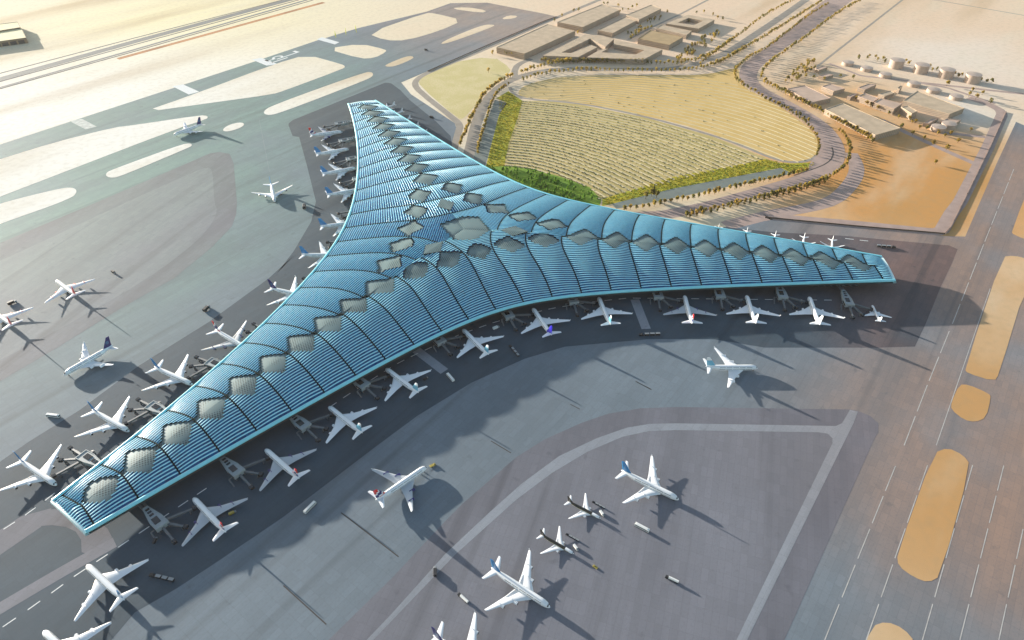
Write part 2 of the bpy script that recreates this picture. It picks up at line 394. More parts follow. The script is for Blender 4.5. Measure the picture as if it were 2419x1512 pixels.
# ------------------------------------------------------------------ land side
M_GRASS = None
def veg_mat(name, a, b, c):
    g = NG(name, .95); g.base(a); g.mix(g.rng(g.noise(.02, 5), .38, .62), b); g.mix(g.mul(g.rng(g.noise(.25, 5), .4, .7), .6), c); return g.done()
M_DRY = veg_mat('dry_grass_field', (.60,.50,.24), (.66,.55,.30), (.50,.46,.15))
M_GRASS = veg_mat('sunburnt_grass', (.38,.37,.03), (.46,.36,.03), (.26,.32,.025))
M_LUSH = veg_mat('green_grass', (.17,.30,.03), (.24,.36,.03), (.10,.17,.02))
M_FIELD = veg_mat('plantation_soil', (.63,.43,.15), (.67,.47,.19), (.57,.39,.13))
M_FIELD2 = veg_mat('terraced_soil', (.49,.37,.14), (.55,.41,.17), (.34,.34,.11))
sheet('dry_grass', pts(zM, (1250,730), (1500,600), (1950,520), (2130,640), (2090,700), (1890,850), (1760,1020), (1690,1100), (1640,1120), (1280,810)), .05, M_DRY, 1)
# farmed ground north of the terminal
upper_field = pts(zC, (535,690), (610,625), (900,565), (1600,560), (1950,560), (2180,500), (2200,560)) + pts(zE, (300,640), (560,770), (700,870), (850,985), (885,1080), (880,1160), (800,1210), (700,1217), (570,1195), (300,1080), (0,965)) + pts(zC, (1500,865), (1000,765), (700,738), (570,725))
sheet('plantation_field', upper_field, .06, M_FIELD, 1)
lower_field = pts(zC, (575,752), (750,755), (1000,780), (1500,880), (2000,1022), (2419,1190), (2300,1215), (1200,1475), (1150,1495), (1080,1400), (860,1320), (650,1262), (440,1240), (470,1080), (540,880))
sheet('terraced_field', lower_field, .06, M_FIELD2, 0)
ribbon('field_path', pts(zC, (480,650), (505,700), (600,742), (1000,768), (1500,870), (2000,1012)) + pts(zE, (300,1082), (560,1192), (700,1215), (820,1200), (880,1160)), 9, .09, M_ROADG, 1)
sheet('grass_strip', pts(zC, (380,735), (470,680), (520,715), (575,752), (540,880), (470,1080), (440,1240), (300,1250), (340,1090), (400,860), (455,765)), .08, M_GRASS, 0)
sheet('grass_strip', pts(zR, (330,725), (1000,515), (1700,385), (1850,350), (1980,385), (2120,392), (2330,380), (2240,462), (2100,487), (2000,432), (1000,625), (420,770), (330,790)), .08, M_GRASS, 0)
sheet('grove_ground', pts(zC, (300,1250), (440,1240), (650,1262), (860,1320), (1080,1400), (1165,1495), (1150,1540), (700,1560), (280,1290)), .08, M_LUSH, 0)
M_PLAZA = mat('plaza_stone', (.175,.20,.175), .7, var=.12, vscale=.06)
sheet('plaza', pts(zC, (370,745), (460,772), (400,860), (340,1090), (295,1250), (200,1180), (235,1100)), .08, M_PLAZA, 0)
sheet('plaza', pts(zR, (420,770), (1000,625), (2000,435), (2105,487), (1600,590), (900,735), (460,815)), .10, M_PLAZA, 0)
# roads
ribbon('perimeter_road', pts(zN, (1200,-60), (660,165)) + pts(zM, (2419,222), (1860,470), (1360,672), (1255,730), (1220,785), (1270,855), (1620,1130), (1650,1175), (1635,1230), (1590,1400)), 17, .09, M_ROADG, 1)
ribbon('perimeter_road', pts(zO, (1900,535), (2100,600), (2195,650), (2215,690), (2080,1000), (1820,1512)) + pts(zP, (1740,480), (1650,640), (1600,655), (900,585), (0,505)) + pts(zR, (1900,885), (1500,955)), 24, .07, M_ROAD, 0)
ribbon('ring_road', pts(zO, (800,1050), (860,1170), (850,1260), (780,1370), (640,1500)) + pts(zP, (400,430), (100,480)) + pts(zR, (1850,880), (1480,975)), 30, .06, M_ROAD, 1)
ribbon('access_road', pts(zC, (60,1330), (140,1240), (185,1130), (225,930), (290,770), (370,675), (470,605), (560,570), (720,530), (900,512), (1200,520), (1600,520), (1800,502), (2000,430)) + pts(zE, (200,395), (350,300), (640,105), (850,-45)), 26, .10, M_ROADG, 2)
ribbon('access_road', pts(zC, (530,590), (510,540), (540,480), (640,440)), 18, .095, M_ROADG, 1)
er = pts(zE, (1000,-50), (850,60), (640,240), (420,412), (325,470), (290,535), (295,600), (330,645), (560,770), (700,855), (800,925), (868,1000), (890,1070), (880,1150), (820,1215)) + pts(zR, (2240,470), (1980,560), (1000,830), (500,850), (700,900), (1090,900))
er += pts(zE, (300,1500), (600,1440), (900,1350), (1040,1270), (1085,1190), (1080,1100), (1040,1020), (960,930), (840,850), (640,740), (480,660), (425,600), (425,540), (470,480), (600,380), (800,250), (1000,100), (1210,-50))
sheet('access_road', er, .10, M_ROAD, 1)
ribbon('road_kerb', pts(zE, (985,1100), (998,1150), (975,1200), (900,1245), (700,1310)), 3, .14, M_DARKLINE, 1)
ribbon('desert_track', pts(zE, (870,500), (1100,320), (1510,0), (1640,-100)), 7, .05, M_ROADG, 0)
ribbon('desert_track', pts(zE, (1700,-10), (2419,115)), 6, .05, M_ROADG, 0)
ribbon('desert_track', pts(zN, (1330,370), (1560,250), (1830,125), (2080,-5)), 9, .05, M_ROADG, 0)
ribbon('desert_track', pts(zO, (1090,740), (1300,850), (1600,990), (1960,1150)), 15, .06, M_ROAD, 0)
ribbon('desert_track', pts(zO, (600,215), (900,330), (1330,375), (1700,440), (2150,590)), 10, .06, M_ROAD, 0)
ribbon('desert_track', pts(zO, (1430,390), (2419,500)), 12, .05, M_ROAD, 0)
ribbon('desert_track', pts(zO, (1640,860), (2060,900)), 14, .05, M_ROAD, 0)
# motorway at the upper left
M_MOTOR = mat('motorway_asphalt', (.17,.18,.17), .8, var=.1, vscale=.02)
M_REDTRACK = mat('red_sand_track', (.46,.20,.07), .95, var=.3, vscale=.01)
for a, wd in ((((-300,685), (0,592), (1000,312), (2190,-10)), 34), (((-300,750), (0,655), (1000,372), (2325,-10)), 13)):
    ribbon('motorway', pts(zA, *a), wd, .05, M_MOTOR, 0)
for a in (((-300,640), (0,548), (1000,285), (2110,0)), ((-300,700), (0,610), (1000,335), (2230,0)), ((-300,760), (0,664), (1000,385), (2340,0))):
    ribbon('motorway_barrier', pts(zA, *a), 7, .1, M_DARKLINE, 0)
ribbon('desert_track', pts(zA, (880,440), (1500,270), (2419,18)), 20, .04, M_REDTRACK, 0)
# ------------------------------------------------------------------ the terminal: three wings, three curved fronts
HE = 20.0
def glass_mat(name, col, rough, spec=.5, metal=0.0):
    g = NG(name, rough); g.b.inputs['Specular IOR Level'].default_value = spec; g.b.inputs['Metallic'].default_value = metal
    g.base(col); g.mix(g.mul(g.rng(g.noise(.05, 4), .4, .7), .35), tuple(c*.6 for c in col)); g.mix(g.mul(g.rng(g.noise(.4, 3), .5, .8), .3), tuple(min(1, c*1.7) for c in col))
    return g.done()
M_PANEL = glass_mat('roof_blue_panel', (.0015,.085,.23), .3, .22)
M_PANEL_B = glass_mat('roof_blue_panel_pale', (.004,.125,.29), .2, .35)
M_PANEL_C = glass_mat('roof_blue_panel_deep', (.001,.058,.175), .35, .2)
M_RIB = mat('roof_white_rib', (.33,.73,.83), .3, var=.06, vscale=.3)
M_SEAM = mat('roof_seam_dark', (.002,.016,.018), .9, spec=.08)
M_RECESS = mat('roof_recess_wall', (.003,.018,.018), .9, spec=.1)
M_FASCIA = mat('fascia_cyan', (.26,.72,.80), .3, var=.05, vscale=.1, coat=.3)
M_LIP = mat('canopy_pale_metal', (.70,.88,.86), .4, var=.06, vscale=.2)
M_SOFFIT = mat('soffit_grey', (.10,.11,.11), .7)
def skylight_mat():
    g = NG('skylight_screen', .6); g.base((.165,.245,.245))
    v = g.t.nodes.new('ShaderNodeTexVoronoi'); v.inputs['Scale'].default_value = .33; v.inputs['Randomness'].default_value = .0
    g.t.links.new(g.pos, v.inputs['Vector']); g.mix(g.rng(v.outputs['Distance'], .46, .26), (.03,.06,.065))
    g.mix(g.mul(g.rng(g.noise(.06, 3), .4, .7), .25), (.19,.24,.235)); return g.done()
M_SKYL = skylight_mat()
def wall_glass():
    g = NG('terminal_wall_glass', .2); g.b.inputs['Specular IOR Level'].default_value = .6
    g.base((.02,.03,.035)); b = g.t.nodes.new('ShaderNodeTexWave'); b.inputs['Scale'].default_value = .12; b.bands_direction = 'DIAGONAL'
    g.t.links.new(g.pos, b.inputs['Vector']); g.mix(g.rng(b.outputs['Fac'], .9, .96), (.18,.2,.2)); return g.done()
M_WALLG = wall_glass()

tipS = {0: ((128.3,1237),(214.3,1317.4)), 1: ((2211,695.8),(2176.3,633.9)), 2: ((929,248.9),(858.9,257.9))}
# corner of wing i on the front that follows it (A) and on the front before it (B)
cA, cB = {}, {}
for i, (a, b) in tipS.items():
    pa, pb = [D(x*.9565, y*.9565, HE)[:2] for x, y in (a, b)]
    if i == 0: cB[0], cA[0] = pa, pb
    else: cB[i], cA[i] = pa, pb
FR = {0: 270.0, 1: 30.0, 2: 150.0}
trace = {0: [(345,1178),(550,1072),(750,962),(950,850),(1100,775),(1250,718),(1400,688),(1550,674),(1800,670)],
         1: [(960,290),(1080,350),(1200,420),(1330,470),(1500,510),(1700,540),(1850,560)],
         2: [(300,1040),(500,875),(650,740),(750,628),(800,545),(835,480),(850,430),(843,380),(832,300)]}
def fn(i): a = R(FR[i]); n = np.array((math.cos(a), math.sin(a))); return n, np.array((-n[1], n[0]))
FC, FE = {}, {}
for i in range(3):
    n, t = fn(i); a, b = cA[i], cB[(i+1) % 3]
    P = [a]+[D(x, y, HE)[:2] for x, y in trace[i]]+[b]
    S = np.array([p@t for p in P]); Dp = np.array([p@n for p in P])
    A = np.stack([np.ones_like(S), np.sqrt(S**2+130**2), S, S**2/500], 1); W = np.ones(len(S)); W[0] = W[-1] = 12
    FC[i] = np.linalg.lstsq(A*W[:, None], Dp*W, rcond=None)[0]; FE[i] = (S[0], S[-1])
def fdepth(i, s): c = FC[i]; return c[0]+c[1]*math.sqrt(s*s+130**2)+c[2]*s+c[3]*s*s/500
def fpt(i, s): n, t = fn(i); return n*fdepth(i, s)+t*s
def fnorm(i, s):
    d = fpt(i, s+1)-fpt(i, s-1); d /= np.linalg.norm(d); q = np.array((-d[1], d[0])); n, _ = fn(i)
    return q if q@n < 0 else -q          # inward
AX = {}
for i in range(3):
    m = (cA[i]+cB[i])/2; AX[i] = (m/np.linalg.norm(m), np.linalg.norm(m))
SEAM_S = [None]+[22.5+45*(13-k) for k in range(1, 14)]
PULL = [0, 5, 6, 7, 8, 9, 11, 13, 16, 20, 25, 40, 56, 73]
def ridge_z(rho): return float(np.interp(rho, [0, 100, 200, 300, 450, 570, 640, 690], [47, 46, 43.5, 40.5, 35.5, 30.5, 26.5, 22.3]))
def seam(i, side, k, N=40):
    """plan curve of seam k on one half of wing i, from the front to the ridge"""
    ax, tip = AX[i]
    fi = i if side == 'A' else (i+2) % 3; sg = -1 if side == 'A' else 1
    if k == 0: p0 = cA[i] if side == 'A' else cB[i]; a = ax*tip; return np.linspace(p0, a, N)
    s = sg*SEAM_S[k]; p0 = fpt(fi, s); n = fnorm(fi, s)
    rho = .866*SEAM_S[k]+.5*fdepth(fi, s)-PULL[k]; a = ax*rho
    perp = np.array((-ax[1], ax[0])); perp = perp if perp@(p0-a) > 0 else -perp
    L = np.linalg.norm(p0-a); r = .55 if k >= 10 else .38
    q1, q2 = p0+n*L*r, a+perp*L*(.34 if k >= 10 else .22); u = np.linspace(0, 1, 80)[:, None]
    C = (1-u)**3*p0+3*(1-u)**2*u*q1+3*(1-u)*u*u*q2+u**3*a
    d = np.r_[0, np.cumsum(np.hypot(*np.diff(C, axis=0).T))]; q = np.linspace(0, d[-1], N)
    return np.stack([np.interp(q, d, C[:, 0]), np.interp(q, d, C[:, 1])], -1)
def with_z(i, C):
    """roof height along a seam: an arch from the front edge to the ridge"""
    d = np.r_[0, np.cumsum(np.hypot(*np.diff(C, axis=0).T))]; v = d/d[-1]; zr = ridge_z(np.linalg.norm(C[-1]))
    return np.c_[C, HE+(zr-HE)*(1-(1-v)**1.7)], d[-1]
SE = {}
for i in range(3):
    for sd in 'AB':
        for k in range(14): SE[i, sd, k] = with_z(i, seam(i, sd, k))
T_CH = .5*(SE[0, 'A', 10][1]+SE[0, 'A', 11][1])
def centre_edge(i, sd):
    C, L = SE[i, sd, 13]; ax, _ = AX[i]; rho = np.linalg.norm(C[-1, :2]); q = np.linspace(rho, 0, 14)[1:]
    E = np.array([(*(ax*x), ridge_z(x)) for x in q]); P = np.r_[C, E]
    d = np.r_[0, np.cumsum(np.hypot(*np.diff(P[:, :2], axis=0).T))]; q = np.linspace(0, d[-1], 60)
    return np.stack([np.interp(q, d, P[:, j]) for j in range(3)], -1), d[-1]
PITCH_R, NU = 4.3, 14
prnd = random.Random(3)
def half_bay(EL, ER, LL, LR, hole, mb, sky_mb, flip, bul=2.4, xy=None):
    """ribbed roof between two seams; hole(u, metres from front, metres to ridge, row share) cuts the skylight"""
    Lm = .5*(LL+LR); nr = max(6, round(Lm/PITCH_R))
    def P(u, v, dz=0.0):
        x = v*(len(EL)-1); a = min(int(x), len(EL)-2); f = x-a
        l = EL[a]*(1-f)+EL[a+1]*f; r = ER[a]*(1-f)+ER[a+1]*f; p = l*(1-u)+r*u
        return (p[0], p[1], p[2]+bul*(1-(2*u-1)**2)*(.55+.45*v)*(1-v**8 if bul < 2 else 1)+dz)
    H = [[((hole((b+.5)/NU, (j+.5)/nr*Lm, (1-(j+.5)/nr)*Lm) or bool(xy and xy(*P((b+.5)/NU, (j+.5)/nr)[:2]))) if (hole and j > 0) else False) for b in range(NU)] for j in range(nr)]
    us = [b/NU for b in range(NU+1)]
    def q(u0, u1, v0, v1, z0, z1, m, t=mb): t.face([P(u0, v0, z0), P(u1, v0, z0), P(u1, v1, z1), P(u0, v1, z1)][::(-1 if flip else 1)], m)
    for j in range(nr):
        v0, v1 = j/nr, (j+1)/nr; va, vb = v0+(v1-v0)*.70, v0+(v1-v0)*.77
        b = 0
        while b < NU:
            if H[j][b]:
                q(us[b], us[b+1], v0, v1, -.9, -.9, M_SKYL, sky_mb)
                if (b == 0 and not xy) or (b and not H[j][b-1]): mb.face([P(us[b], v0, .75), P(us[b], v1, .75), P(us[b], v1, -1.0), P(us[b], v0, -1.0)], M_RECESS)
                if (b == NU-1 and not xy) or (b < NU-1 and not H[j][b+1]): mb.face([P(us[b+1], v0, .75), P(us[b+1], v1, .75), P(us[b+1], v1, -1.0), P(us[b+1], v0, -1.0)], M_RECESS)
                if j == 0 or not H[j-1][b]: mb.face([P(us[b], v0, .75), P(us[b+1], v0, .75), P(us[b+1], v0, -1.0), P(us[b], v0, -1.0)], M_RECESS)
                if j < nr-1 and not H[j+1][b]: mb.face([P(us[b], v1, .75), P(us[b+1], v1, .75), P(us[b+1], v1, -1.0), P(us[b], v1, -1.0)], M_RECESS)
            elif j == 0:
                q(us[b], us[b+1], v0, v1, -.8, -.8, M_SEAM)
            else:
                q(us[b], us[b+1], v0, va, 0, 0, prnd.choice((M_PANEL, M_PANEL, M_PANEL_B, M_PANEL_C)))
                q(us[b], us[b+1], va, vb, 0, .75, M_RIB); q(us[b], us[b+1], vb, v1, .75, .55, M_RIB)
                mb.face([P(us[b], v1, .55), P(us[b+1], v1, .55), P(us[b+1], v1, 0), P(us[b], v1, 0)], M_RIB)
            b += 1
term = empty('terminal_building')
tag(term, 'three winged airport terminal with ribbed blue roof and grey diamond skylights', 'terminal')
for i in range(3):
    for k in range(13):
        mb = MB(); sky = MB()
        for sd in 'AB':
            EL, LL = SE[i, sd, k]; ER, LR = SE[i, sd, k+1]; Lm = .5*(LL+LR); hd = min(27, max(18, .54*Lm))
            if k == 0: hole = None
            elif k <= 10: hole = lambda u, a, b, hd=hd: b/hd+abs(2*u-1) < 1.02
            elif k == 11: hole = lambda u, a, b: abs(a-T_CH)/24+abs(2*u-1) < .98
            else: hole = lambda u, a, b: abs(a-T_CH)/24+abs(2*u-1) < .98
            half_bay(EL, ER, LL, LR, hole, mb, sky, sd == 'B')
            if sd == 'A': n_first = len(sky.f)
        bay = mb.obj('roof_bay', term)
        if sky.f:
            if k <= 10: sky.obj('skylight', bay)
            else:
                n = n_first          # one diamond on each side of the ridge
                for rng_ in ((0, n), (n, len(sky.f))):
                    one = MB()
                    for fi in range(*rng_): one.face([sky.v[x] for x in sky.f[fi]], M_SKYL)
                    one.obj('skylight', bay)
hexs = MB()
HX = [D(x, y, 46)[:2] for x, y in ((1040,532), (1088,514), (1131,512), (1156,545), (1122,569), (1072,569))]
def in_hex(x, y):
    r = False
    for a, b in zip(HX, HX[1:]+HX[:1]):
        if (a[1] > y) != (b[1] > y) and x < (b[0]-a[0])*(y-a[1])/(b[1]-a[1])+a[0]: r = not r
    return r
for i in range(3):
    j = (i+1) % 3
    EL, LL = centre_edge(i, 'A'); ER, LR = centre_edge(j, 'B'); mb = MB(); sky = MB(); tmp = MB()
    half_bay(EL, ER, LL, LR, lambda u, a, b: abs(a-T_CH)/24+abs(2*u-1) < .98, mb, sky, False, 1.5, in_hex)
    bay = mb.obj('roof_bay', term); one = MB()
    for f in sky.f:
        q = [sky.v[x] for x in f]; (hexs if math.hypot(sum(p[0] for p in q)/4, sum(p[1] for p in q)/4) < 60 else one).face(q, M_SKYL)
    one.obj('skylight', bay)
hexs.obj('central_skylight', term)
# small rooflights on the ridge next to the centre, raised curbs
for i in range(3):
    ax, _ = AX[i]; a12 = SE[i, 'A', 12][0][-1]; a13 = SE[i, 'A', 13][0][-1]; c = (a12+a13)/2; h = np.linalg.norm(a12-a13)/2*.78
    pr = np.array((-ax[1], ax[0])); q = MB(); n = 7
    rows = []
    for r in range(-n, n+1):
        w_ = (1-abs(r)/(n+.5))*h; z = c[2]+3.5-abs(r)*.12
        o0, o1 = (r-.5)/n*15, (r+.5)/n*15
        P4 = [(*(c[:2]-ax*w_+pr*o0), z), (*(c[:2]+ax*w_+pr*o0), z), (*(c[:2]+ax*w_+pr*o1), z), (*(c[:2]-ax*w_+pr*o1), z)]
        q.face(P4, M_SKYL)
        for e in range(4):
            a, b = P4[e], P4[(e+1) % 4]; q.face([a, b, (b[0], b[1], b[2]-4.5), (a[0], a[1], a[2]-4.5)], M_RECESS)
    q.obj('ridge_rooflight', term)
# seams
for i in range(3):
    for k in range(1, 14):
        q = MB(); A3 = SE[i, 'A', k][0]; B3 = SE[i, 'B', k][0][::-1]; C = np.r_[A3[::2], A3[-1:], B3[1::2]]; 
        keep = [0]+[x for x in range(1, len(C)) if np.linalg.norm(C[x]-C[x-1]) > .5]; C = C[keep]
        T = np.gradient(C[:, :2], axis=0); T /= np.linalg.norm(T, axis=1)[:, None]; N = np.stack([-T[:, 1], T[:, 0]], -1)*1.1
        rows = [[(*(c[:2]-n), c[2]-1.0), (*(c[:2]-n*.8), c[2]+1.05), (*(c[:2]+n*.8), c[2]+1.05), (*(c[:2]+n), c[2]-1.0)] for c, n in zip(C, N)]
        q.grid(rows, M_SEAM); q.obj('seam_gutter', term)
# fascia tubes along the three fronts
out_all = []
for i in range(3):
    s0, s1 = FE[i]; C = np.array([fpt(i, s) for s in np.linspace(s0, s1, 140)]); C[0] = cA[i]; C[-1] = cB[(i+1) % 3]
    NI = np.array([fnorm(i, s) for s in np.linspace(s0, s1, 140)]); q = MB(); prof = []
    for a in range(13):
        an = R(-100+a*250/12); prof.append((2.6*math.cos(an), 2.4*math.sin(an)))
    rows = [[(*(c-n*x), HE+1.0+z) for x, z in prof] for c, n in zip(C+NI*2.2, NI)]
    q.grid(rows, M_FASCIA); q.cap(rows[0], M_FASCIA); q.cap(rows[-1][::-1], M_FASCIA); q.obj('fascia', term, smooth=50)
    out_all.append((C, NI))
# tip canopies: pale lip with a dark gap
for i in range(3):
    ax, tip = AX[i]; a, b = cA[i], cB[i]; q = MB(); L = np.linalg.norm(a-b); rz = math.atan2(*(b-a)[::-1]); m = (a+b)/2
    rows = []
    for u in np.linspace(0, 1, 15):
        p = a*(1-u)+b*u; zz = HE+(ridge_z(tip)-HE)*(1-(2*u-1)**2)
        rows.append([(*(p-ax*3), zz+.9), (*(p+ax*1.2), zz+.9), (*(p+ax*2.2), zz-1.2), (*(p+ax*2.2), zz-2.6), (*(p-ax*2), zz-3.0)])
    q.grid(rows, M_LIP); q.obj('tip_canopy', term)
    q = MB(); rows = [[(*(r[3][:2]), r[3][2]), (*(np.array(r[3][:2])-ax*.6), HE-3.2)] for r in rows]; q.grid(rows, M_SEAM); q.obj('tip_glazing', term)
# soffit and set back glass walls
q = MB()
for C, NI in out_all:
    for a, b in zip(C[:-1], C[1:]): q.face([(0, 0, HE-3.4), (*a, HE-3.4), (*b, HE-3.4)], M_SOFFIT)
for i in range(3): q.face([(0, 0, HE-3.4), (*cB[i], HE-3.4), (*cA[i], HE-3.4)], M_SOFFIT)
q.obj('soffit', term)
ends = []
for i in range(3):
    C, NI = out_all[i]; ins = 14+19*(1-np.abs(np.linspace(-1, 1, len(C)))**2); Wl = (C+NI*ins[:, None])[5:-5]; q = MB()
    q.grid([[(x, y, 0), (x, y, HE-3.4)] for x, y in Wl], M_WALLG); q.obj('glass_wall', term); ends.append(Wl)
for i in range(3):
    a, b = ends[(i+2) % 3][-1], ends[i][0]; q = MB(); q.grid([[(*a, 0), (*a, HE-3.4)], [(*b, 0), (*b, HE-3.4)]], M_WALLG); q.obj('end_glass_wall', term)
# ------------------------------------------------------------------ aircraft
PWHT = mat('aircraft_white', (.86,.87,.87), .3, coat=.4)
PGRY = mat('aircraft_grey', (.50,.53,.55), .35, coat=.3)
PBLU = mat('tail_blue', (.035,.22,.48), .35, coat=.4)
PSKY = mat('tail_pale_blue', (.16,.46,.62), .35, coat=.4)
PNVY = mat('tail_navy', (.012,.012,.14), .35, coat=.4)
PRED = mat('tail_red', (.70,.012,.012), .35, coat=.4)
PUBL = mat('tail_ultramarine', (.03,.02,.52), .35, coat=.4)
PBLK = mat('body_black', (.022,.020,.014), .35, coat=.3)
PGLD = mat('body_gold', (.55,.46,.12), .4, coat=.3)
PDRK = mat('dark_rubber', (.02,.02,.022), .8)
PWIN = mat('window_dark', (.02,.03,.045), .15)
PINT = mat('engine_intake', (.03,.03,.035), .5)
PMET = mat('bare_metal', (.45,.46,.47), .35, metal=.6)
FIN = {
 'blue':  lambda a, h: PWHT if h < .1 else PBLU,
 'pale':  lambda a, h: PWHT if h > .74 or h < .08 else PSKY,
 'flag':  lambda a, h: [PRED, PRED, PWHT, PNVY, PNVY, PWHT, PRED, PRED, PRED][max(0, min(8, int((h*.95+.35*a)*7.2)))],
 'navy':  lambda a, h: PNVY,
 'ultra': lambda a, h: PUBL,
 'red':   lambda a, h: PRED,
 'white': lambda a, h: PWHT,
 'black': lambda a, h: PBLK,
}
BODY = {'black': lambda x, up: (PWHT if x < .16 else PBLK) if up > .25 else (PGLD if up > -.02 and x > .1 else PWHT),
        'ultra': lambda x, up: PUBL if .80 < x < .93 else PWHT}
ENG = {'flag': PNVY, 'red': PRED, 'navy': PWHT}
WING = {'flag': PGRY}
BX = [(0,.04,-1.3),(.008,.24,-1.2),(.022,.46,-.95),(.045,.68,-.6),(.075,.86,-.3),(.11,.96,-.08),(.15,1,0),(.25,1,0),(.35,1,0),(.45,1,0),(.55,1,0),(.64,1,0),(.70,.97,.1),(.76,.90,.4),(.82,.78,.85),(.88,.62,1.35),(.93,.44,1.75),(.97,.27,2.05),(.99,.15,2.2),(1,.05,2.25)]
def airfoil(le, te, th, m):
    """closed section from leading edge to trailing edge"""
    out = []
    for c, t in ((0,0),(.06,.55),(.25,1),(.6,.75),(1,.06)): out.append((c, t))
    for c, t in ((.6,-.35),(.25,-.45),(.06,-.3)): out.append((c, t))
    le, te = np.array(le, float), np.array(te, float)
    return [tuple(le+(te-le)*c+np.array((0, 0, th*t))) for c, t in out]
PLANE = {}
def plane_meshes(kind, liv):
    """kind: jumbo, twin or small -> list of (name, mesh, sub-meshes)"""
    key = (kind, liv)
    if key in PLANE: return PLANE[key]
    four = kind == 'jumbo'; L = {'jumbo': 73., 'twin': 71., 'small': 71.}[kind]
    rb, rh = (3.55, 4.15) if four else (3.1, 3.1)
    cx, zc = L*.5, (6.4 if four else 5.6)
    X = lambda x: cx-x                       # metres behind the nose -> model x
    body = BODY.get(liv, lambda x, up: PWHT); parts = []
    q = MB(); n = 22; rows = []
    for t, r, dz in BX:
        rows.append([(X(t*L), rb*r*math.sin(2*math.pi*k/n), zc+dz*(rh/4.15)+rh*r*math.cos(2*math.pi*k/n)) for k in range(n)])
    q.grid(rows, lambda a, b: body(BX[a][0], math.cos(2*math.pi*(b+.5)/n)), True); fus = q.mesh('fuselage', 40)
    subs = []
    q = MB()                                  # flight deck glazing
    for s in (-1, 1):
        prev = None
        for k in range(4):
            an = R(8+k*17)*s; ring = []
            for t, r, dz in ((.021,.50,-.92),(.038,.665,-.66)):
                ring.append((X(t*L), rb*r*1.02*math.sin(an), zc+dz*(rh/4.15)+rh*r*1.02*math.cos(an)))
            if prev: q.face([prev[0], ring[0], ring[1], prev[1]], PWIN)
            prev = ring
    subs.append(('cockpit_window', q.mesh('cockpit_window')))
    q = MB()
    for s in (-1, 1):
        for hh in ((.62, -.02) if four else (.22,)):
            an = math.acos(hh); y, z = rb*1.006*math.sin(an)*s, zc+rh*1.006*math.cos(an)
            an2 = math.acos(hh-.10); y2, z2 = rb*1.006*math.sin(an2)*s, zc+rh*1.006*math.cos(an2)
            x = .125
            while x < .69:
                q.face([(X(x*L), y, z), (X((x+.11)*L), y, z), (X((x+.11)*L), y2, z2), (X(x*L), y2, z2)], PWIN); x += .125
    subs.append(('cabin_windows', q.mesh('cabin_windows')))
    parts.append(('fuselage', fus, subs))
    wm = WING.get(liv, PWHT); sp = 39.9 if four else 33.5
    secs = [(-2.0, .27, .57, -.55, 2.0), (3.0, .285, .565, -.52, 1.9), (.36*sp, .445, .60, -.30, 1.15), (.72*sp, .575, .665, .0, .7), (.97*sp, .665, .712, .22, .4), (sp, .685, .714, .28, .2)]
    for s in (-1, 1):
        q = MB(); rows = []
        for y, le, te, dz, th in secs:
            z = zc+dz*6-.2 if y > 0 else zc-3.4
            rows.append(airfoil((X(le*L), y*s, z), (X(te*L), y*s, z-.25), th, wm))
        q.grid(rows, wm, True); q.cap(rows[-1], wm)
        if four:
            q.face([(X(.69*L), sp*s, zc+2.6), (X(.714*L), sp*s, zc+2.6), (X(.722*L), (sp+.4)*s, zc+3.7), (X(.712*L), (sp+.4)*s, zc+3.7)], wm)
        parts.append(('wing', q.mesh('wing', 45), []))
    q = MB(); rows = []                       # fin
    hz0, hz1 = zc+rh*.55, zc+rh+(14.6 if four else 12.4); nh, na = 7, 6
    def fin_pt(a, h, s):
        le = .80+(.945-.80)*h if h > .12 else .775+(.817-.775)*h/.12
        te = .975+(1.01-.975)*h; x = le+(te-le)*a; th = (1-h*.5)*.95*math.sin(math.pi*min(1, max(0, a)))**.6*(L/73)
        return (X(x*L), s*th, hz0+(hz1-hz0)*h)
    fm = FIN[liv]
    for s in (-1, 1): q.grid([[fin_pt(a/na, h/nh, s) for a in range(na+1)] for h in range(nh+1)], lambda h, a: fm((a+.5)/na, (h+.5)/nh))
    q.face([fin_pt(0, 1, 1), fin_pt(.5, 1, 1), fin_pt(1, 1, 1), fin_pt(.5, 1, -1)], fm(.5, .99))
    subs = []
    if liv == 'navy':
        e = MB()
        for s in (-1, 1):
            rows = []
            for r in (1.7, 2.1):
                rows.append([(X(.925*L)+r*math.cos(2*math.pi*k/20), s*.85, hz0+(hz1-hz0)*.52+r*math.sin(2*math.pi*k/20)) for k in range(20)])
            e.grid(rows, PSKY, True)
            e.face([(X(.925*L)-1.2, s*.85, hz0+(hz1-hz0)*.52-.5), (X(.925*L)+.2, s*.85, hz0+(hz1-hz0)*.52-.3), (X(.925*L)+1.3, s*.85, hz0+(hz1-hz0)*.52+.9), (X(.925*L)-.3, s*.85, hz0+(hz1-hz0)*.52+.3)], PSKY)
        subs.append(('fin_emblem', e.mesh('fin_emblem')))
    parts.append(('tail_fin', q.mesh('tail_fin'), subs))
    ts = 15.2 if four else 13.0
    for s in (-1, 1):
        q = MB(); rows = [airfoil((X(le*L), y*s, zc+z), (X(te*L), y*s, zc+z), th, PWHT) for y, le, te, z, th in ((0,.855,.975,1.6,.9),(1.2,.862,.975,1.7,.85),(ts*.96,.965,1.01,3.1,.3),(ts,.98,1.012,3.15,.15))]
        q.grid(rows, PWHT, True); q.cap(rows[-1], PWHT); parts.append(('tailplane', q.mesh('tailplane', 45), []))
    em = ENG.get(liv, PWHT)
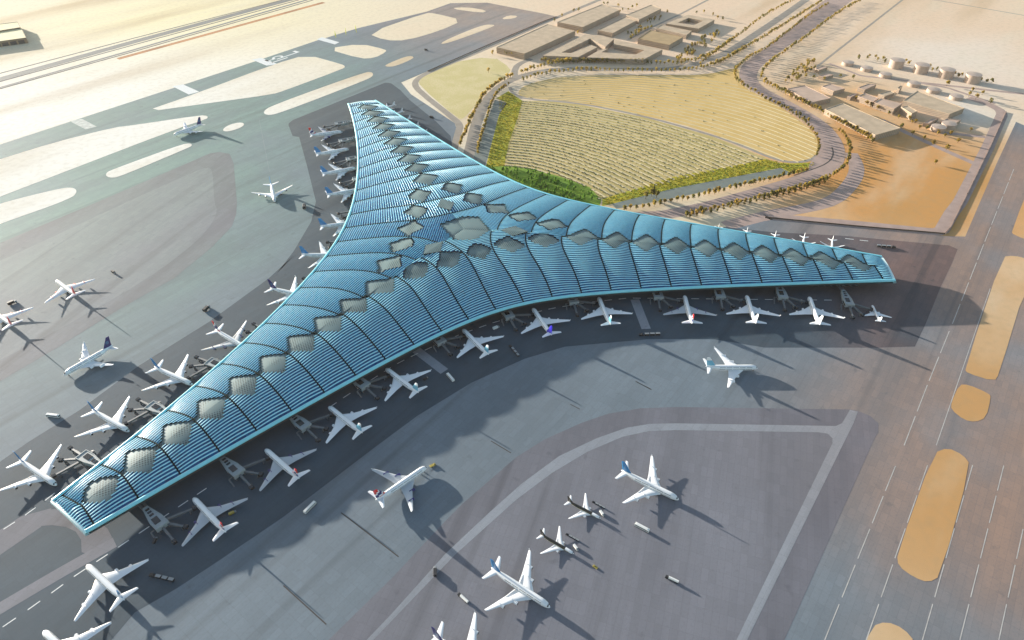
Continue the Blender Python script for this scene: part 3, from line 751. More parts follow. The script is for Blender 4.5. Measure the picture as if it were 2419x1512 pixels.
    for y, t in (((14.6,.405),(25.6,.525)) if four else ((10.5,.36),)):
        for s in (-1, 1):
            q = MB(); r = 1.75 if four else 1.95; rows = []; zz = zc-2.9+(y-14)*.10
            for dx, rr in ((-.2,.80),(0,.95),(1.2,1.0),(3.4,.96),(5.0,.78),(5.05,.55),(6.6,.32)):
                rows.append([(X(t*L+dx), y*s+r*rr*math.cos(2*math.pi*k/16), zz+r*rr*math.sin(2*math.pi*k/16)) for k in range(16)])
            q.grid(rows, lambda a, b: PMET if a in (0, 5) else em, True)
            q.cap([(p[0]-.5, p[1], p[2]) for p in rows[0]], PINT); q.cap(rows[-1], PMET)
            q.grid([rows[0], [(p[0]-.5, p[1], p[2]) for p in rows[0]]], PINT, True)
            q.beam((X(t*L+1.5), y*s, zz+r*.9), (X(t*L+7.2), y*s, zz+r*1.35), .5, 1.3, em)
            parts.append(('engine', q.mesh('engine', 40), []))
    for x, ys in ((.075, (0,)), (.49, (-5.2, 5.2)), (.535, (-2.2, 2.2))):
        q = MB()
        for y in ys:
            q.cyl((X(x*L), y, 0), .28, .9, zc-rh*.55, PMET, 8)
            for k in ((-.0,) if x < .1 else (-1.0, 1.0)):
                for s in (-.55, .55): q.cyl((X(x*L)+k, y+s, .72), .72, -.24, .24, PDRK, 12, axis='y')
            if x > .1: q.beam((X(x*L)-1, y, .75), (X(x*L)+1, y, .75), .3, .3, PMET)
        parts.append(('landing_gear', q.mesh('landing_gear'), []))
    PLANE[key] = parts; return parts
PLANES = []
def plane(nose, tail, liv, label, kind='jumbo', group=None, zn=5.5, zt=8.0, off=False):
    """nose and tail are ground points under the two ends of the body"""
    a, b = np.array(nose[:2]), np.array(tail[:2]); d = a-b; L = math.hypot(*d); hd = math.atan2(d[1], d[0])
    std = 73. if kind == 'jumbo' else 71.
    k = 1.0 if kind == 'jumbo' else ({'twin': .97, 'small': .60}[kind])
    c = (a+b)/2
    if off: c = b+d/L*std*k/2
    root = empty('airliner' if kind != 'small' else 'small_jet', (c[0], c[1], .18), hd)
    tag(root, label, 'plane', group)
    for nm, me, subs in plane_meshes(kind, liv):
        o = link(nm, me, root)
        for n2, m2 in subs: link(n2, m2, o)
    root.scale = (k, k, k); PLANES.append((root, hd, k)); return root
def NP(f, n, t, zn=4.5, zt=9.5): return f(*n, zn), f(*t, zt)
def add(f, n, t, liv, label, kind='jumbo', group=None, **kw):
    a, b = NP(f, n, t); return plane(a, b, liv, label, kind, group, **kw)
g_f, g_l = 'airliners docked along the lower terminal front', 'airliners docked along the left terminal front'
gates = []
gates.append(add(zG, (1432,442), (1700,718), 'flag', 'grey winged red tailed airliner at the gate nearest the lower left wing tip', group=g_f))
gates.append(add(zG, (1965,78), (2252,318), 'flag', 'grey winged red tailed airliner at the second gate from the lower left tip', group=g_f))
gates.append(add(zK, (25,1220), (298,1425), 'pale', 'white airliner with pale blue fin just right of the red tailed pair', group=g_f))
gates.append(add(zK, (455,940), (712,1120), 'pale', 'white airliner with pale blue fin beside the long white bus on the front apron', group=g_f))
gates.append(add(zK, (1035,652), (1230,830), 'pale', 'white airliner with pale blue fin docked left of the bright blue banded one', group=g_f))
gates.append(add(zK, (1555,490), (1705,690), 'ultra', 'white airliner with bright ultramarine band round its tail at the terminal front', group=g_f))
gates.append(add(zK, (2050,415), (2140,605), 'pale', 'white airliner with pale blue fin docked right of the bright blue banded one', group=g_f))
gates.append(add(zL, (570,692), (637,912), 'flag', 'grey winged airliner with red tail at the middle of the right wing front', group=g_f))
gates.append(add(zL, (1035,700), (1112,902), 'white', 'all white airliner docked beside the red tailed one on the right wing', group=g_f))
gates.append(add(zL, (1500,705), (1592,918), 'white', 'all white airliner docked beside the small white jet near the right wing tip', group=g_f))
sj = add(zL, (1970,745), (2056,890), 'white', 'small all white jet docked at the last gate before the right wing tip', 'small', g_f); gates.append(sj)
add(zL, (1128,1240), (728,1222), 'pale', 'white airliner with blue fin taxiing alone on the lit taxiway at right')
add(zI, (1745,468), (1310,238), 'blue', 'white blue tailed airliner, upper of the two large ones on the lower right stand', group='airliners on the lower right stand')
add(zI, (792,1278), (332,962), 'blue', 'white blue tailed airliner, lower of the two large ones on the lower right stand', group='airliners on the lower right stand')
s1 = add(zI, (1180,608), (893,440), 'black', 'small jet with black and gold body, upper one of the pair', 'small', 'small black and gold jets')
s2 = add(zI, (980,873), (690,688), 'black', 'small jet with black and gold body, lower one of the pair', 'small', 'small black and gold jets')
towed = add(zH, (1072,222), (690,462), 'flag', 'grey winged airliner with red and navy tail pulled by a yellow tug at lower middle')
front = add(zG, (640,945), (940,1222), 'blue', 'white airliner with small blue tail rolling on the lane below the lower left wing tip')
add(zG, (322,1442), (640,1738), 'white', 'white airliner cut off by the bottom left picture edge')
add(zH, (1585,1795), (1125,1478), 'navy', 'white airliner with navy tail cut off by the bottom picture edge', group='airliners on the lower right stand')
add(zF, (488,985), (830,765), 'navy', 'white airliner with tall navy tail taxiing beside the left wing')
v1 = add(zF, (402,272), (592,405), 'red', 'white airliner with red tail and engines, whole, on the upper left stand', group='red tailed airliners on the upper left stand')
add(zF, (-80,492), (118,632), 'red', 'white airliner with red tail and engines cut off by the left picture edge', group='red tailed airliners on the upper left stand')
add(zA, (1302,1012), (1505,922), 'navy', 'distant white airliner with navy tail on the far taxiway at upper left')
add(zB, (245,935), (203,735), 'blue', 'white airliner seen head on taxiing beside the left docked row')
lefts = []
lefts.append(add(zB, (762,382), (482,402), 'flag', 'airliner with red and navy tail at the top gate of the left row', group=g_l))
lefts.append(add(zB, (797,513), (537,543), 'blue', 'white airliner with blue tail second from the top of the left docked row', group=g_l))
lefts.append(add(zB, (858,655), (582,690), 'blue', 'white airliner with blue tail third from the top of the left docked row', group=g_l))
lefts.append(add(zB, (905,812), (620,848), 'blue', 'white airliner with blue tail fourth from the top of the left docked row', group=g_l))
lefts.append(add(zB, (872,1060), (582,1082), 'blue', 'blue tailed airliner half hidden where the left terminal front curves inward', group=g_l))
lefts.append(add(zB, (740,1310), (450,1292), 'blue', 'blue tailed airliner mostly hidden by the roof, above the navy finned one', group=g_l))
lefts.append(add(zF, (2290,410), (2035,335), 'navy', 'white airliner with navy fin half hidden behind the left roof edge', group=g_l))
lefts.append(add(zF, (1850,800), (1600,640), 'flag', 'white airliner with red tail half hidden behind the left roof edge', group=g_l))
lefts.append(add(zF, (1420,1055), (1170,930), 'blue', 'blue finned airliner docked third up from the lower left tip, left side', group=g_l))
lefts.append(add(zF, (962,1410), (690,1245), 'blue', 'blue finned airliner docked second up from the lower left tip, left side', group=g_l))
lefts.append(add(zG, (427,360), (140,160), 'blue', 'blue finned airliner docked nearest the lower left tip, left side', group=g_l))
g_b = 'small white jets behind the upper wing'
# far side of the upper wing and of the right wing: only the tails show over the roof
def back(f, tl, heading_to, label, group, L=44.):
    t = f(*tl, 6.0)[:2]; n, _ = fn(1); s = t@fn(1)[1]; d = fnorm(1, s); a = R(heading_to)
    d = np.array((d[0]*math.cos(a)-d[1]*math.sin(a), d[0]*math.sin(a)+d[1]*math.cos(a)))
    return plane(t+d*L, t, 'white', label, 'small', group)
for k, (x, y) in enumerate(((560,320), (795,520), (1025,725), (1270,940), (1525,1160))):
    back(zV, (x, y), 0, ('topmost', 'second from the top', 'third from the top', 'fourth from the top', 'lowest')[k]+' of the white jets in the row behind the upper wing', g_b)
g_r = 'small white jets behind the right wing'
for k, (f, x, y) in enumerate(((zR,1420,978), (zR,1685,1010), (zP,100,668), (zP,368,688), (zP,632,715))):
    back(f, (x, y), 0, ('leftmost', 'second from the left', 'middle one', 'second from the right', 'rightmost')[k]+' of the white jets behind the right wing', g_r)

# ------------------------------------------------------------------ boarding piers
M_PIER = mat('pier_cladding', (.30,.335,.34), .5, var=.08, vscale=.3)
M_PIERD = mat('pier_dark_glass', (.015,.02,.025), .2)
M_STEEL = mat('pier_steel', (.12,.135,.145), .45, var=.1, vscale=.3)
def build_pier():
    """modelled with the aircraft nose at the origin pointing to +x and the pier on its left (+y)"""
    root = empty('boarding_pier'); q = MB()
    P = [(25,40),(25,46),(2,49.5),(-13,49),(-13,34),(2,35)]; P = P[::-1]
    q.grid([[(x, y, 5.2) for x, y in P], [(x, y, 10.4) for x, y in P]], M_PIER, True); q.cap([(x, y, 5.2) for x, y in P][::-1], M_STEEL)
    Pi = [(x+(6-x)*.06, y+(42-y)*.1) for x, y in P]
    q.grid([[(x, y, 10.4) for x, y in P], [(x, y, 11.2) for x, y in P], [(x, y, 11.2) for x, y in Pi], [(x, y, 10.6) for x, y in Pi]], M_PIER, True); q.cap([(x, y, 10.6) for x, y in Pi], M_PIER)
    hall = q.obj('pier_hall', root)
    for x, lx, ly in ((19.5,1.3,2.2), (14.5,1.3,2.3), (9.5,1.3,2.4), (-1.0,5.0,3.4)):
        g = MB(); g.box((x, 43-.02*x, 10.9), (lx, ly, .35), M_PIERD); g.obj('roof_window', hall)
    for sgn in (-1, 1):
        g = MB(); y0, y1 = (34.9, 33.9) if sgn < 0 else (49.6, 49.1)
        g.face([(0, y0-.05*0+sgn*.06, 6.6), (-12.5, y1+sgn*.06, 6.6), (-12.5, y1+sgn*.06, 9), (0, y0+sgn*.06, 9)], M_PIERD); g.obj('side_window', hall)
    for x, y in ((20,41.5),(20,45),(4,37),(4,47.5),(-11,36),(-11,47)):
        g = MB(); g.cyl((x, y, 0), .55, 0, 5.3, M_STEEL, 10); g.obj('support_column', root)
    for y in (41, 45):                        # two fixed bridges back to the terminal
        g = MB(); g.beam((24, y, 7.8), (84, y+(y-43)*1.2, 8.4), 2.6, 3.0, M_STEEL); g.obj('link_bridge', root)
    for a, b, h in (((-6,34.5),(-15,6.2),5.4), ((-12,36),(-30,25),5.4), ((-12.5,42),(-38,42.5),5.2)):
        a3, b3 = np.array((*a, 7.0)), np.array((*b, h+.6)); g = MB(); mid = a3+(b3-a3)*.55
        g.beam(a3, mid, 2.6, 2.8, M_STEEL); g.beam(mid, b3, 2.1, 2.3, M_STEEL); br = g.obj('jet_bridge', root)
        g = MB(); rz = math.atan2(b[1]-a[1], b[0]-a[0]); g.box((b3[0], b3[1], b3[2]), (2.4, 2.3, 1.9), M_PIERD, rz, .3); g.obj('bridge_cab', br)
        g = MB(); p = a3+(b3-a3)*.8; g.box((p[0], p[1], 2.9), (.5, 1.7, 2.6), M_STEEL, rz)
        for s in (-1.6, 1.6):
            for t in (-.5, .5): g.cyl((p[0]+t-s*math.sin(rz), p[1]+s*math.cos(rz), .6), .6, -.3, .3, PDRK, 10, axis='y')
        g.obj('bridge_bogie', br)
    g = MB(); g.beam((-8, 50, 6.5), (-8, 54, 6.5), 1.6, .4, M_STEEL); g.beam((-8, 54, 6.3), (-17, 54, .4), 1.6, .4, M_STEEL); g.beam((-8, 54, 6.3), (-8, 54, 0), .5, .5, M_STEEL); g.obj('stair', root)
    return root
pier0 = build_pier(); npier = 0
def place_pier(pl, label, group, pull=0.0):
    global npier
    root, hd, k = pl; r = pier0 if npier == 0 else copy_tree(pier0); npier += 1
    Ln = 36.5*k if k > .9 else 35.5*k
    r.location = (root.location.x+math.cos(hd)*Ln, root.location.y+math.sin(hd)*Ln, .10); r.rotation_euler = (0, 0, hd)
    if k < .9: r.location.x += -math.cos(hd)*0; r.scale = (1, .9, 1)
    return tag(r, label, 'boarding pier', group)
pl_of = {p[0].name: p for p in PLANES}
gp = 'boarding piers along the lower front'
names_f = ['pale boarding pier with roof windows nearest the lower left tip', 'pale boarding pier beside the second red tailed airliner from the lower left tip',
 'boarding pier left of the first pale blue finned airliner from the lower left', 'boarding pier left of the pale blue finned airliner near the white bus',
 'boarding pier two gates left of the airliner with bright blue tail band', 'boarding pier half under the roof beside the airliner with bright blue tail band',
 'boarding pier beside the airliner right of the bright blue banded one', 'boarding pier left of the grey winged airliner on the right wing',
 'boarding pier left of the first all white airliner on the right wing', 'boarding pier left of the all white airliner next to the small jet',
 'pale boarding pier left of the small jet at the right wing tip']
for o, nm in zip(gates, names_f): place_pier(pl_of[o.name], nm, gp)
gl = 'boarding piers along the left front'
names_l = ['dark boarding pier above the red tailed airliner at the top of the left row', 'boarding pier between the top two airliners of the left row',
 'boarding pier between the second and third airliners of the left row', 'boarding pier between the third and fourth airliners of the left row',
 'boarding pier below the fourth airliner of the left row', 'boarding pier mostly hidden by the roof where the left front curves inward',
 'boarding pier above the navy finned airliner half under the left roof edge', 'boarding pier above the red tailed airliner at the left roof edge',
 'boarding pier above the third docked airliner up from the lower left tip', 'boarding pier above the second docked airliner up from the lower left tip',
 'pale boarding pier with dark roof windows above the docked airliner nearest the lower left tip']
for o, nm in zip(lefts, names_l): place_pier(pl_of[o.name], nm, gl)
# ------------------------------------------------------------------ ground vehicles
VB = mat('vehicle_black', (.02,.022,.025), .5); VW = mat('vehicle_white', (.78,.78,.74), .4, coat=.3)
VY = mat('vehicle_yellow', (.36,.28,.05), .45, coat=.3); VG = mat('vehicle_grey', (.25,.27,.28), .5)
def wheels(q, xs, y, r=.5):
    for x in xs:
        for s in (-y, y): q.cyl((x, s, r), r, -.18, .18, PDRK, 12, axis='y')
def v_bus():
    r = empty('apron_bus'); q = MB(); q.box((0,0,1.95), (6.9,1.5,1.45), VW, 0, .25, .97); b = q.obj('body', r)
    q = MB(); q.box((0,0,3.45), (5.2,1.0,.18), VW, 0, .05); q.obj('roof_unit', b)
    q = MB()
    for s in (-1, 1): q.box((0, s*1.49, 2.45), (6.2,.04,.5), PWIN)
    q.box((6.88,0,2.3), (.05,1.25,.7), PWIN); q.obj('windows', b)
    q = MB(); q.box((0,0,.55), (7.0,1.52,.25), VB); q.obj('chassis', r)
    q = MB(); wheels(q, (-4.2,4.4), 1.3); q.obj('wheels', r); return r
def v_truck(body, name='service_truck'):
    r = empty(name); q = MB(); q.box((-1.3,0,2.3), (3.2,1.35,1.35), body, 0, .1); q.obj('cargo_box', r)
    q = MB(); q.box((3.2,0,1.75), (1.0,1.25,1.05), VG, 0, .2, .85); c = q.obj('cab', r)
    q = MB(); q.box((3.95,0,2.15), (.12,1.0,.4), PWIN); q.obj('windscreen', c)
    q = MB(); q.box((0,0,.72), (4.2,1.1,.18), VB); q.obj('chassis', r)
    q = MB(); wheels(q, (-3,-1.9,3.1), 1.1); q.obj('wheels', r); return r
def v_tanker():
    r = empty('fuel_tanker'); q = MB(); q.cyl((-1.5,0,2.4), 1.35, -5.0, 4.6, VW, 16, axis='x'); q.obj('tank', r)
    q = MB(); q.box((5.0,0,1.8), (1.3,1.3,1.2), VB, 0, .2, .85); c = q.obj('cab', r)
    q = MB(); q.box((6.1,0,2.2), (.12,1.0,.4), PWIN); q.obj('windscreen', c)
    q = MB(); q.box((-.5,0,.8), (6.0,1.1,.2), VB); q.obj('chassis', r); q = MB(); wheels(q, (-5,-3.8,4.8), 1.15, .55); q.obj('wheels', r); return r
def v_tug(body):
    r = empty('aircraft_tug'); q = MB(); q.box((0,0,1.15), (4.0,1.9,.65), body, 0, .2); q.obj('body', r)
    q = MB(); q.box((2.2,0,2.2), (1.1,1.3,.55), body, 0, .15, .85); c = q.obj('cab', r)
    q = MB(); q.box((2.2,0,2.25), (.85,1.24,.28), PWIN); q.box((3.1,0,2.2), (.2,1.0,.3), PWIN); q.obj('windows', c)
    q = MB(); wheels(q, (-2.4,2.4), 1.6, .75); q.obj('wheels', r); q = MB(); q.beam((-4,0,.8), (-8.5,0,1.0), .25, .25, VG); q.obj('tow_bar', r); return r
def v_train():
    r = empty('baggage_train'); q = MB(); q.box((8.5,0,1.0), (1.9,1.0,.55), VB, 0, .12); q.box((7.9,0,1.9), (.9,.9,.4), VB, 0, .1); wheels(q, (7.2,9.6), .9, .45); q.obj('tractor', r)
    for x in (3.6, -1.2, -6.0):
        q = MB(); q.box((x,0,.75), (1.9,.95,.12), VB); q.box((x,0,1.55), (1.75,.9,.7), VB, 0, .08, .95); q.box((x,0,2.3), (1.9,1.0,.06), VG); wheels(q, (x-1.2,x+1.2), .8, .4); q.beam((x+1.9,0,.7), (x+2.9,0,.7), .12, .12, VG); q.obj('baggage_cart', r)
    return r
VP = {'bus': v_bus, 'truck': lambda: v_truck(VB), 'wtruck': lambda: v_truck(VW), 'ytruck': lambda: v_truck(VY), 'tanker': v_tanker, 'tug': lambda: v_tug(VY), 'btug': lambda: v_tug(VB), 'train': v_train}
CATN = {'bus': 'bus', 'truck': 'truck', 'wtruck': 'truck', 'ytruck': 'truck', 'tanker': 'tanker', 'tug': 'tug', 'btug': 'tug', 'train': 'baggage train'}
VPROTO = {}
def vehicle(kind, f, p, p2, label, k=1.25):
    """p is where it stands; it points towards p2"""
    a, b = f(*p, 1.0)[:2], f(*p2, 1.0)[:2]
    if kind not in VPROTO: o = VPROTO[kind] = VP[kind]()
    else: o = copy_tree(VPROTO[kind])
    o.location = (*a, .16); o.rotation_euler = (0, 0, math.atan2(*(b-a)[::-1])); o.scale = (k, k, k)
    return tag(o, label, CATN[kind], 'ground vehicles on the aprons')
vehicle('bus', zG, (2315,525), (2345,495), 'white roofed bus between the second docked and the towed red tailed airliners')
vehicle('ytruck', zG, (1738,563), (1765,550), 'pale yellow truck behind the right wing of the first red tailed docked airliner', .95)
vehicle('train', zG, (1222,1050), (1160,1035), 'black baggage train right of the airliner on the lower left lane', 1.6)
vehicle('truck', zG, (1160,768), (1170,750), 'small black truck beside the pier nearest the lower left tip', .9)
vehicle('tug', zH, (1115,207), (1150,190), 'yellow tug at the nose of the towed red tailed airliner', .95)
vehicle('truck', zH, (1133,1002), (1133,980), 'small black truck on the pale stripe left of the lower right stand')
vehicle('tanker', zH, (1342,1200), (1320,1180), 'white tanker near the wing tip of the lower blue tailed airliner on the stand', 1.1)
vehicle('bus', zI, (1468,675), (1430,655), 'white bus beside the upper blue tailed airliner on the dark stand')
vehicle('tanker', zI, (1690,1060), (1665,1048), 'white tanker alone at the right of the dark stand', 1.1)
vehicle('tug', zI, (1120,965), (1100,950), 'yellow tug in the shadow of the lower black and gold jet', .7)
vehicle('train', zI, (1150,505), (1108,482), 'black baggage train beside the upper black and gold jet', .9)
vehicle('train', zI, (955,748), (913,725), 'black baggage train beside the lower black and gold jet', .9)
vehicle('wtruck', zI, (1170,570), (1185,590), 'white truck close to the nose of the upper black and gold jet', .9)
vehicle('wtruck', zI, (975,825), (990,845), 'white truck close to the nose of the lower black and gold jet', .9)
vehicle('bus', zK, (945,1008), (925,985), 'white bus on the front apron between two pale blue finned airliners')
vehicle('train', zK, (1425,812), (1395,775), 'black baggage train behind the airliner with bright blue tail band', 1.5)
vehicle('wtruck', zK, (1287,637), (1310,628), 'white truck by the nose of the airliner with bright blue tail band')
vehicle('truck', zK, (760,1015), (770,1008), 'small black truck behind the wing of the airliner left of the white apron bus', .9)
vehicle('train', zL, (325,988), (265,990), 'black baggage train below the red tailed airliner on the right wing front', 1.7)
vehicle('train', zP, (1120,792), (1190,797), 'black baggage train on the reddish apron beyond the right wing tip', 1.7)
vehicle('truck', zF, (95,450), (120,440), 'black truck above the red tailed airliner cut off by the left edge', 1.5)
vehicle('truck', zF, (850,222), (870,232), 'small black truck at the upper right of the red tailed airliner on the left stand', 1.1)
vehicle('truck', zF, (1545,495), (1560,480), 'dark truck on the taxiway between the navy tailed and red tailed airliners', 1.6)
vehicle('bus', zF, (400,1295), (440,1300), 'long bus with white roof on the taxiway by the lower left docked row', 1.35)
vehicle('truck', zB, (460,942), (462,925), 'black truck in the shadow of the airliner taxiing by the left docked row', 1.9)
vehicle('truck', zM, (1388,1100), (1400,1103), 'black truck behind the row of white jets at the upper wing', 1.4)
vehicle('truck', zM, (1335,470), (1345,472), 'tiny dark truck far up the taxiway north of the upper wing', 1.4)
vehicle('btug', zV, (300,310), (330,300), 'black tug left of the topmost white jet behind the upper wing', 1.0)

# ------------------------------------------------------------------ buildings on the land side
M_BW = NG('sandstone_wall', .9)
M_BW.base((.38,.29,.21)); _w = M_BW.t.nodes.new('ShaderNodeTexWave'); _w.bands_direction = 'DIAGONAL'; _w.inputs['Scale'].default_value = .09; _w.inputs['Distortion'].default_value = 1.0
M_BW.t.links.new(M_BW.pos, _w.inputs['Vector']); M_BW.mix(M_BW.mul(M_BW.rng(_w.outputs['Fac'], .55, .7), .5), (.24,.19,.155)); M_BW.mix(M_BW.mul(M_BW.rng(M_BW.noise(.05, 4), .4, .7), .3), (.46,.38,.30)); M_BW = M_BW.done()
M_BR = mat('flat_roof_sand', (.50,.385,.26), .9, var=.14, vscale=.05)
M_BR2 = mat('flat_roof_brown', (.40,.28,.14), .9, var=.14, vscale=.05)
M_BR3 = mat('flat_roof_pink', (.50,.36,.27), .9, var=.12, vscale=.05)
M_BWIN = mat('building_window', (.04,.045,.05), .3)
def roof_on(q, P, z0, h, roofm, wall):
    """walls up to h with a parapet and a sunk flat roof; P counter clockwise"""
    c = sum(P)/len(P); I = [p+(c-p)/np.linalg.norm(c-p)*1.4 for p in P]
    wall.grid([[(*p, z0) for p in P], [(*p, h) for p in P]], M_BW, True)
    q.grid([[(*p, h) for p in P], [(*p, h+.9) for p in P], [(*p, h+.9) for p in I], [(*p, h+.15) for p in I]], roofm, True); q.cap([(*p, h+.15) for p in I], roofm)
def ccw(P):
    P = [np.array(p) for p in P]; a = sum(P[i][0]*P[(i+1) % len(P)][1]-P[(i+1) % len(P)][0]*P[i][1] for i in range(len(P)))
    return P if a > 0 else P[::-1]
def building(f, corners, h, label, roofm=None, group=None, name='flat_roofed_building', hole=None):
    roofm = roofm or M_BR; P = ccw([f(x, y, h)[:2] for x, y in corners]); c = sum(P)/len(P)
    root = empty(name, (*c, 0)); L = [p-c for p in P]; wall, roof = MB(), MB()
    if hole is None: roof_on(roof, L, 0, h, roofm, wall)
    else:
        Hh = ccw([f(x, y, h)[:2] for x, y in hole]); Hh = [p-c for p in Hh]
        # start the inner ring at the corner nearest to the first outer one
        k = min(range(4), key=lambda k: np.linalg.norm(Hh[k]-L[0])); Hh = Hh[k:]+Hh[:k]
        wall.grid([[(*p, 0) for p in L], [(*p, h) for p in L]], M_BW, True); wall.grid([[(*p, h) for p in Hh], [(*p, 0) for p in Hh]], M_BW, True)
        roof.grid([[(*p, h) for p in L], [(*p, h+.8) for p in L], [(*p, h+.8) for p in Hh], [(*p, h) for p in Hh]], roofm, True)
    wall.obj('wall', root); roof.obj('roof', root)
    return tag(root, label, 'building', group)
gb1, gb2 = 'buildings of the upper campus', 'buildings of the right hand campus'
building(zN, ((100,442),(575,228),(832,290),(358,503)), 17, 'long low sandy building at the left end of the upper campus', group=gb1)
building(zN, ((668,207),(1085,42),(1252,92),(905,255)), 17, 'broad flat sandy building at the back left of the upper campus', group=gb1)
building(zN, ((1045,282),(1300,160),(1402,195),(1182,312)), 13, 'narrow sandy building in the middle of the upper campus', group=gb1)
building(zN, ((1310,142),(1545,46),(1636,82),(1430,186)), 14, 'narrow sandy building at the back middle of the upper campus', group=gb1)
def court(f, wings, h, label, group):
    W_ = [ccw([f(x, y, h)[:2] for x, y in q]) for q in wings]; c = sum(p for q in W_ for p in q)/sum(len(q) for q in W_)
    root = empty('courtyard_building', (*c, 0)); wall, roof = MB(), MB()
    for q in W_:
        L = [p-c for p in q]; wall.grid([[(*p, 0) for p in L], [(*p, h) for p in L]], M_BW, True); roof.cap([(*p, h) for p in L], M_BR)
    wall.obj('wall', root); roof.obj('roof', root); return tag(root, label, 'building', group)
court(zN, (((530,520),(705,490),(972,360),(925,322)), ((925,322),(972,360),(1115,437),(1198,362),(1080,330)), ((530,520),(862,532),(800,495),(705,490)), ((800,495),(862,532),(1040,440),(985,420))), 15, 'folded courtyard building at the front of the upper campus, left one', gb1)
court(zN, (((940,535),(1470,556),(1400,508),(1080,488)), ((1470,556),(1650,460),(1480,468),(1400,508)), ((1205,370),(1650,460),(1480,468),(1200,412)), ((940,535),(1080,488),(1140,452),(1060,466))), 15, 'ring shaped courtyard building at the front of the upper campus, right one', gb1)
building(zN, ((1420,362),(1535,284),(1842,346),(1712,422)), 15, 'square brown roofed building in the upper campus', M_BR2, gb1)
building(zN, ((1590,262),(1640,232),(1922,290),(1872,330)), 12, 'thin slab building behind the brown roofed one in the upper campus', group=gb1)
building(zN, ((1680,222),(1890,140),(2135,186),(1985,270)), 12, 'courtyard building at the right end of the upper campus', M_BR, gb1, 'courtyard_building', ((1790,214),(1892,168),(2030,196),(1940,236)))
rb = [(((205,452),(372,420),(617,540),(437,580)),11,'pinkish flat building nearest the bend of the east road'),
 (((560,642),(722,586),(1266,820),(1032,885)),13,'largest flat building at the front of the right hand campus'),
 (((530,430),(612,405),(747,450),(642,476)),11,'small pink building behind the one at the road bend'),
 (((470,262),(540,240),(586,250),(502,280)),9,'smallest block at the upper left corner of the right hand campus'),
 (((500,332),(582,310),(642,322),(552,346)),7,'low block just below the smallest upper left block'),
 (((868,522),(930,492),(1062,540),(1012,575)),13,'pink block left of the middle of the right hand campus'),
 (((1020,580),(1082,542),(1282,590),(1207,640)),14,'pink block in the middle of the right hand campus'),
 (((1290,562),(1422,472),(1862,635),(1722,690)),13,'wide greenish roofed building at the right of the right hand campus'),
 (((868,442),(972,405),(1042,412),(932,462)),9,'low block in the upper middle of the right hand campus'),
 (((1060,502),(1172,470),(1212,490),(1117,522)),9,'low block left of the wide greenish roofed building'),
 (((1236,448),(1262,424),(1284,428),(1258,456)),12,'narrow upright block behind the wide greenish roofed building'),
 (((1270,622),(1332,610),(1424,662),(1372,684)),15,'tall thin block in front of the wide greenish roofed building'),
 (((1480,772),(1562,732),(1622,726),(1532,778)),8,'low block left of the two front tanks'),
 (((770,522),(822,500),(872,496),(802,532)),8,'low block left of the pink blocks'),
 (((1640,760),(1700,730),(1830,745),(1760,785)),6,'low slab between the wide building and the front tanks')]
for cs, h, lb in rb: building(zO, cs, h, lb, M_BR3 if 'greenish' not in lb and 'largest' not in lb else M_BR, gb2)
# storage tanks
M_TANK = mat('tank_pale_steel', (.45,.35,.28), .45, var=.08, vscale=.2)
def tank(c, r, h, label, grp):
    root = empty('storage_tank', (*c, 0)); q = MB(); q.cyl((0,0,0), r, 0, h, M_TANK, 32); q.obj('tank_shell', root, 40)
    q = MB(); q.cyl((0,0,h), r*1.02, 0, .5, M_TANK, 32); q.cyl((0,0,h+.5), r*.98, 0, 1.4, M_TANK, 32, r2=r*.15); q.obj('tank_roof', root, 30)
    return tag(root, label, 'tank', grp)
for (x, y), lb in (((770,228),'farthest left'),((945,280),'second from the left'),((1120,338),'third from the left'),((1387,422),'fourth from the left'),((1567,482),'fifth from the left'),((1780,545),'rightmost')):
    tank(zO(x, y)[:2], 15.5, 8, 'squat pale tank, %s of the middle row of six' % lb, 'squat tanks')
for (x, y), lb in (((1610,838),'front left one of the two squat tanks near the perimeter road'),((1708,808),'back right one of the two squat tanks near the perimeter road')):
    tank(zO(x, y)[:2], 15.5, 9, lb, 'squat tanks')
for (x, y), lb in (((1218,252),'leftmost'),((1447,298),'second from the left'),((1682,343),'second from the right'),((1925,390),'rightmost')):
    tank(zO(x, y)[:2], 18.5, 21, '%s of the four tall tanks behind the right hand campus' % lb, 'tall tanks')
# stepped hangar at the upper left
M_HR = mat('hangar_roof', (.72,.66,.38), .8, var=.1, vscale=.04); M_HW = mat('hangar_wall', (.24,.185,.125), .85, var=.12, vscale=.05)
hp = [zA(*p, 16)[:2] for p in ((195,282),(-260,345),(-260,262),(160,214))]; hq = [zA(*p, 19)[:2] for p in ((152,205),(-260,272),(-260,215),(130,164))]
hc = sum(hp)/4; hr = empty('hangar', (*hc, 0)); q = MB(); rq = MB()
for P, h in ((hp, 16), (hq, 19)):
    P = [p-hc for p in ccw(P)]; q.grid([[(*p, 0) for p in P], [(*p, h) for p in P]], M_HW, True); rq.cap([(*p, h) for p in P], M_HR)
    for a, b in zip(P, P[1:]+P[:1]): rq.beam((*a, h+.3), (*b, h+.3), 1.2, .8, M_HW)
hw_ = q.obj('wall', hr); rq.obj('roof', hr); q = MB()
P = [p-hc for p in hp]; a, b = P[1], P[0]; d = (b-a)/np.linalg.norm(b-a); o = np.array((d[1], -d[0])); o = o if o@(CAM[:2]-hc) > 0 else -o
for k in range(9): p = b-d*(8+k*22)+o*.15; r = p-d*17; q.face([(*p, .2), (*r, .2), (*r, 11), (*p, 11)], M_BWIN)
q.obj('hangar_door', hw_); tag(hr, 'stepped hangar with pale yellow roofs at the upper left corner', 'hangar')
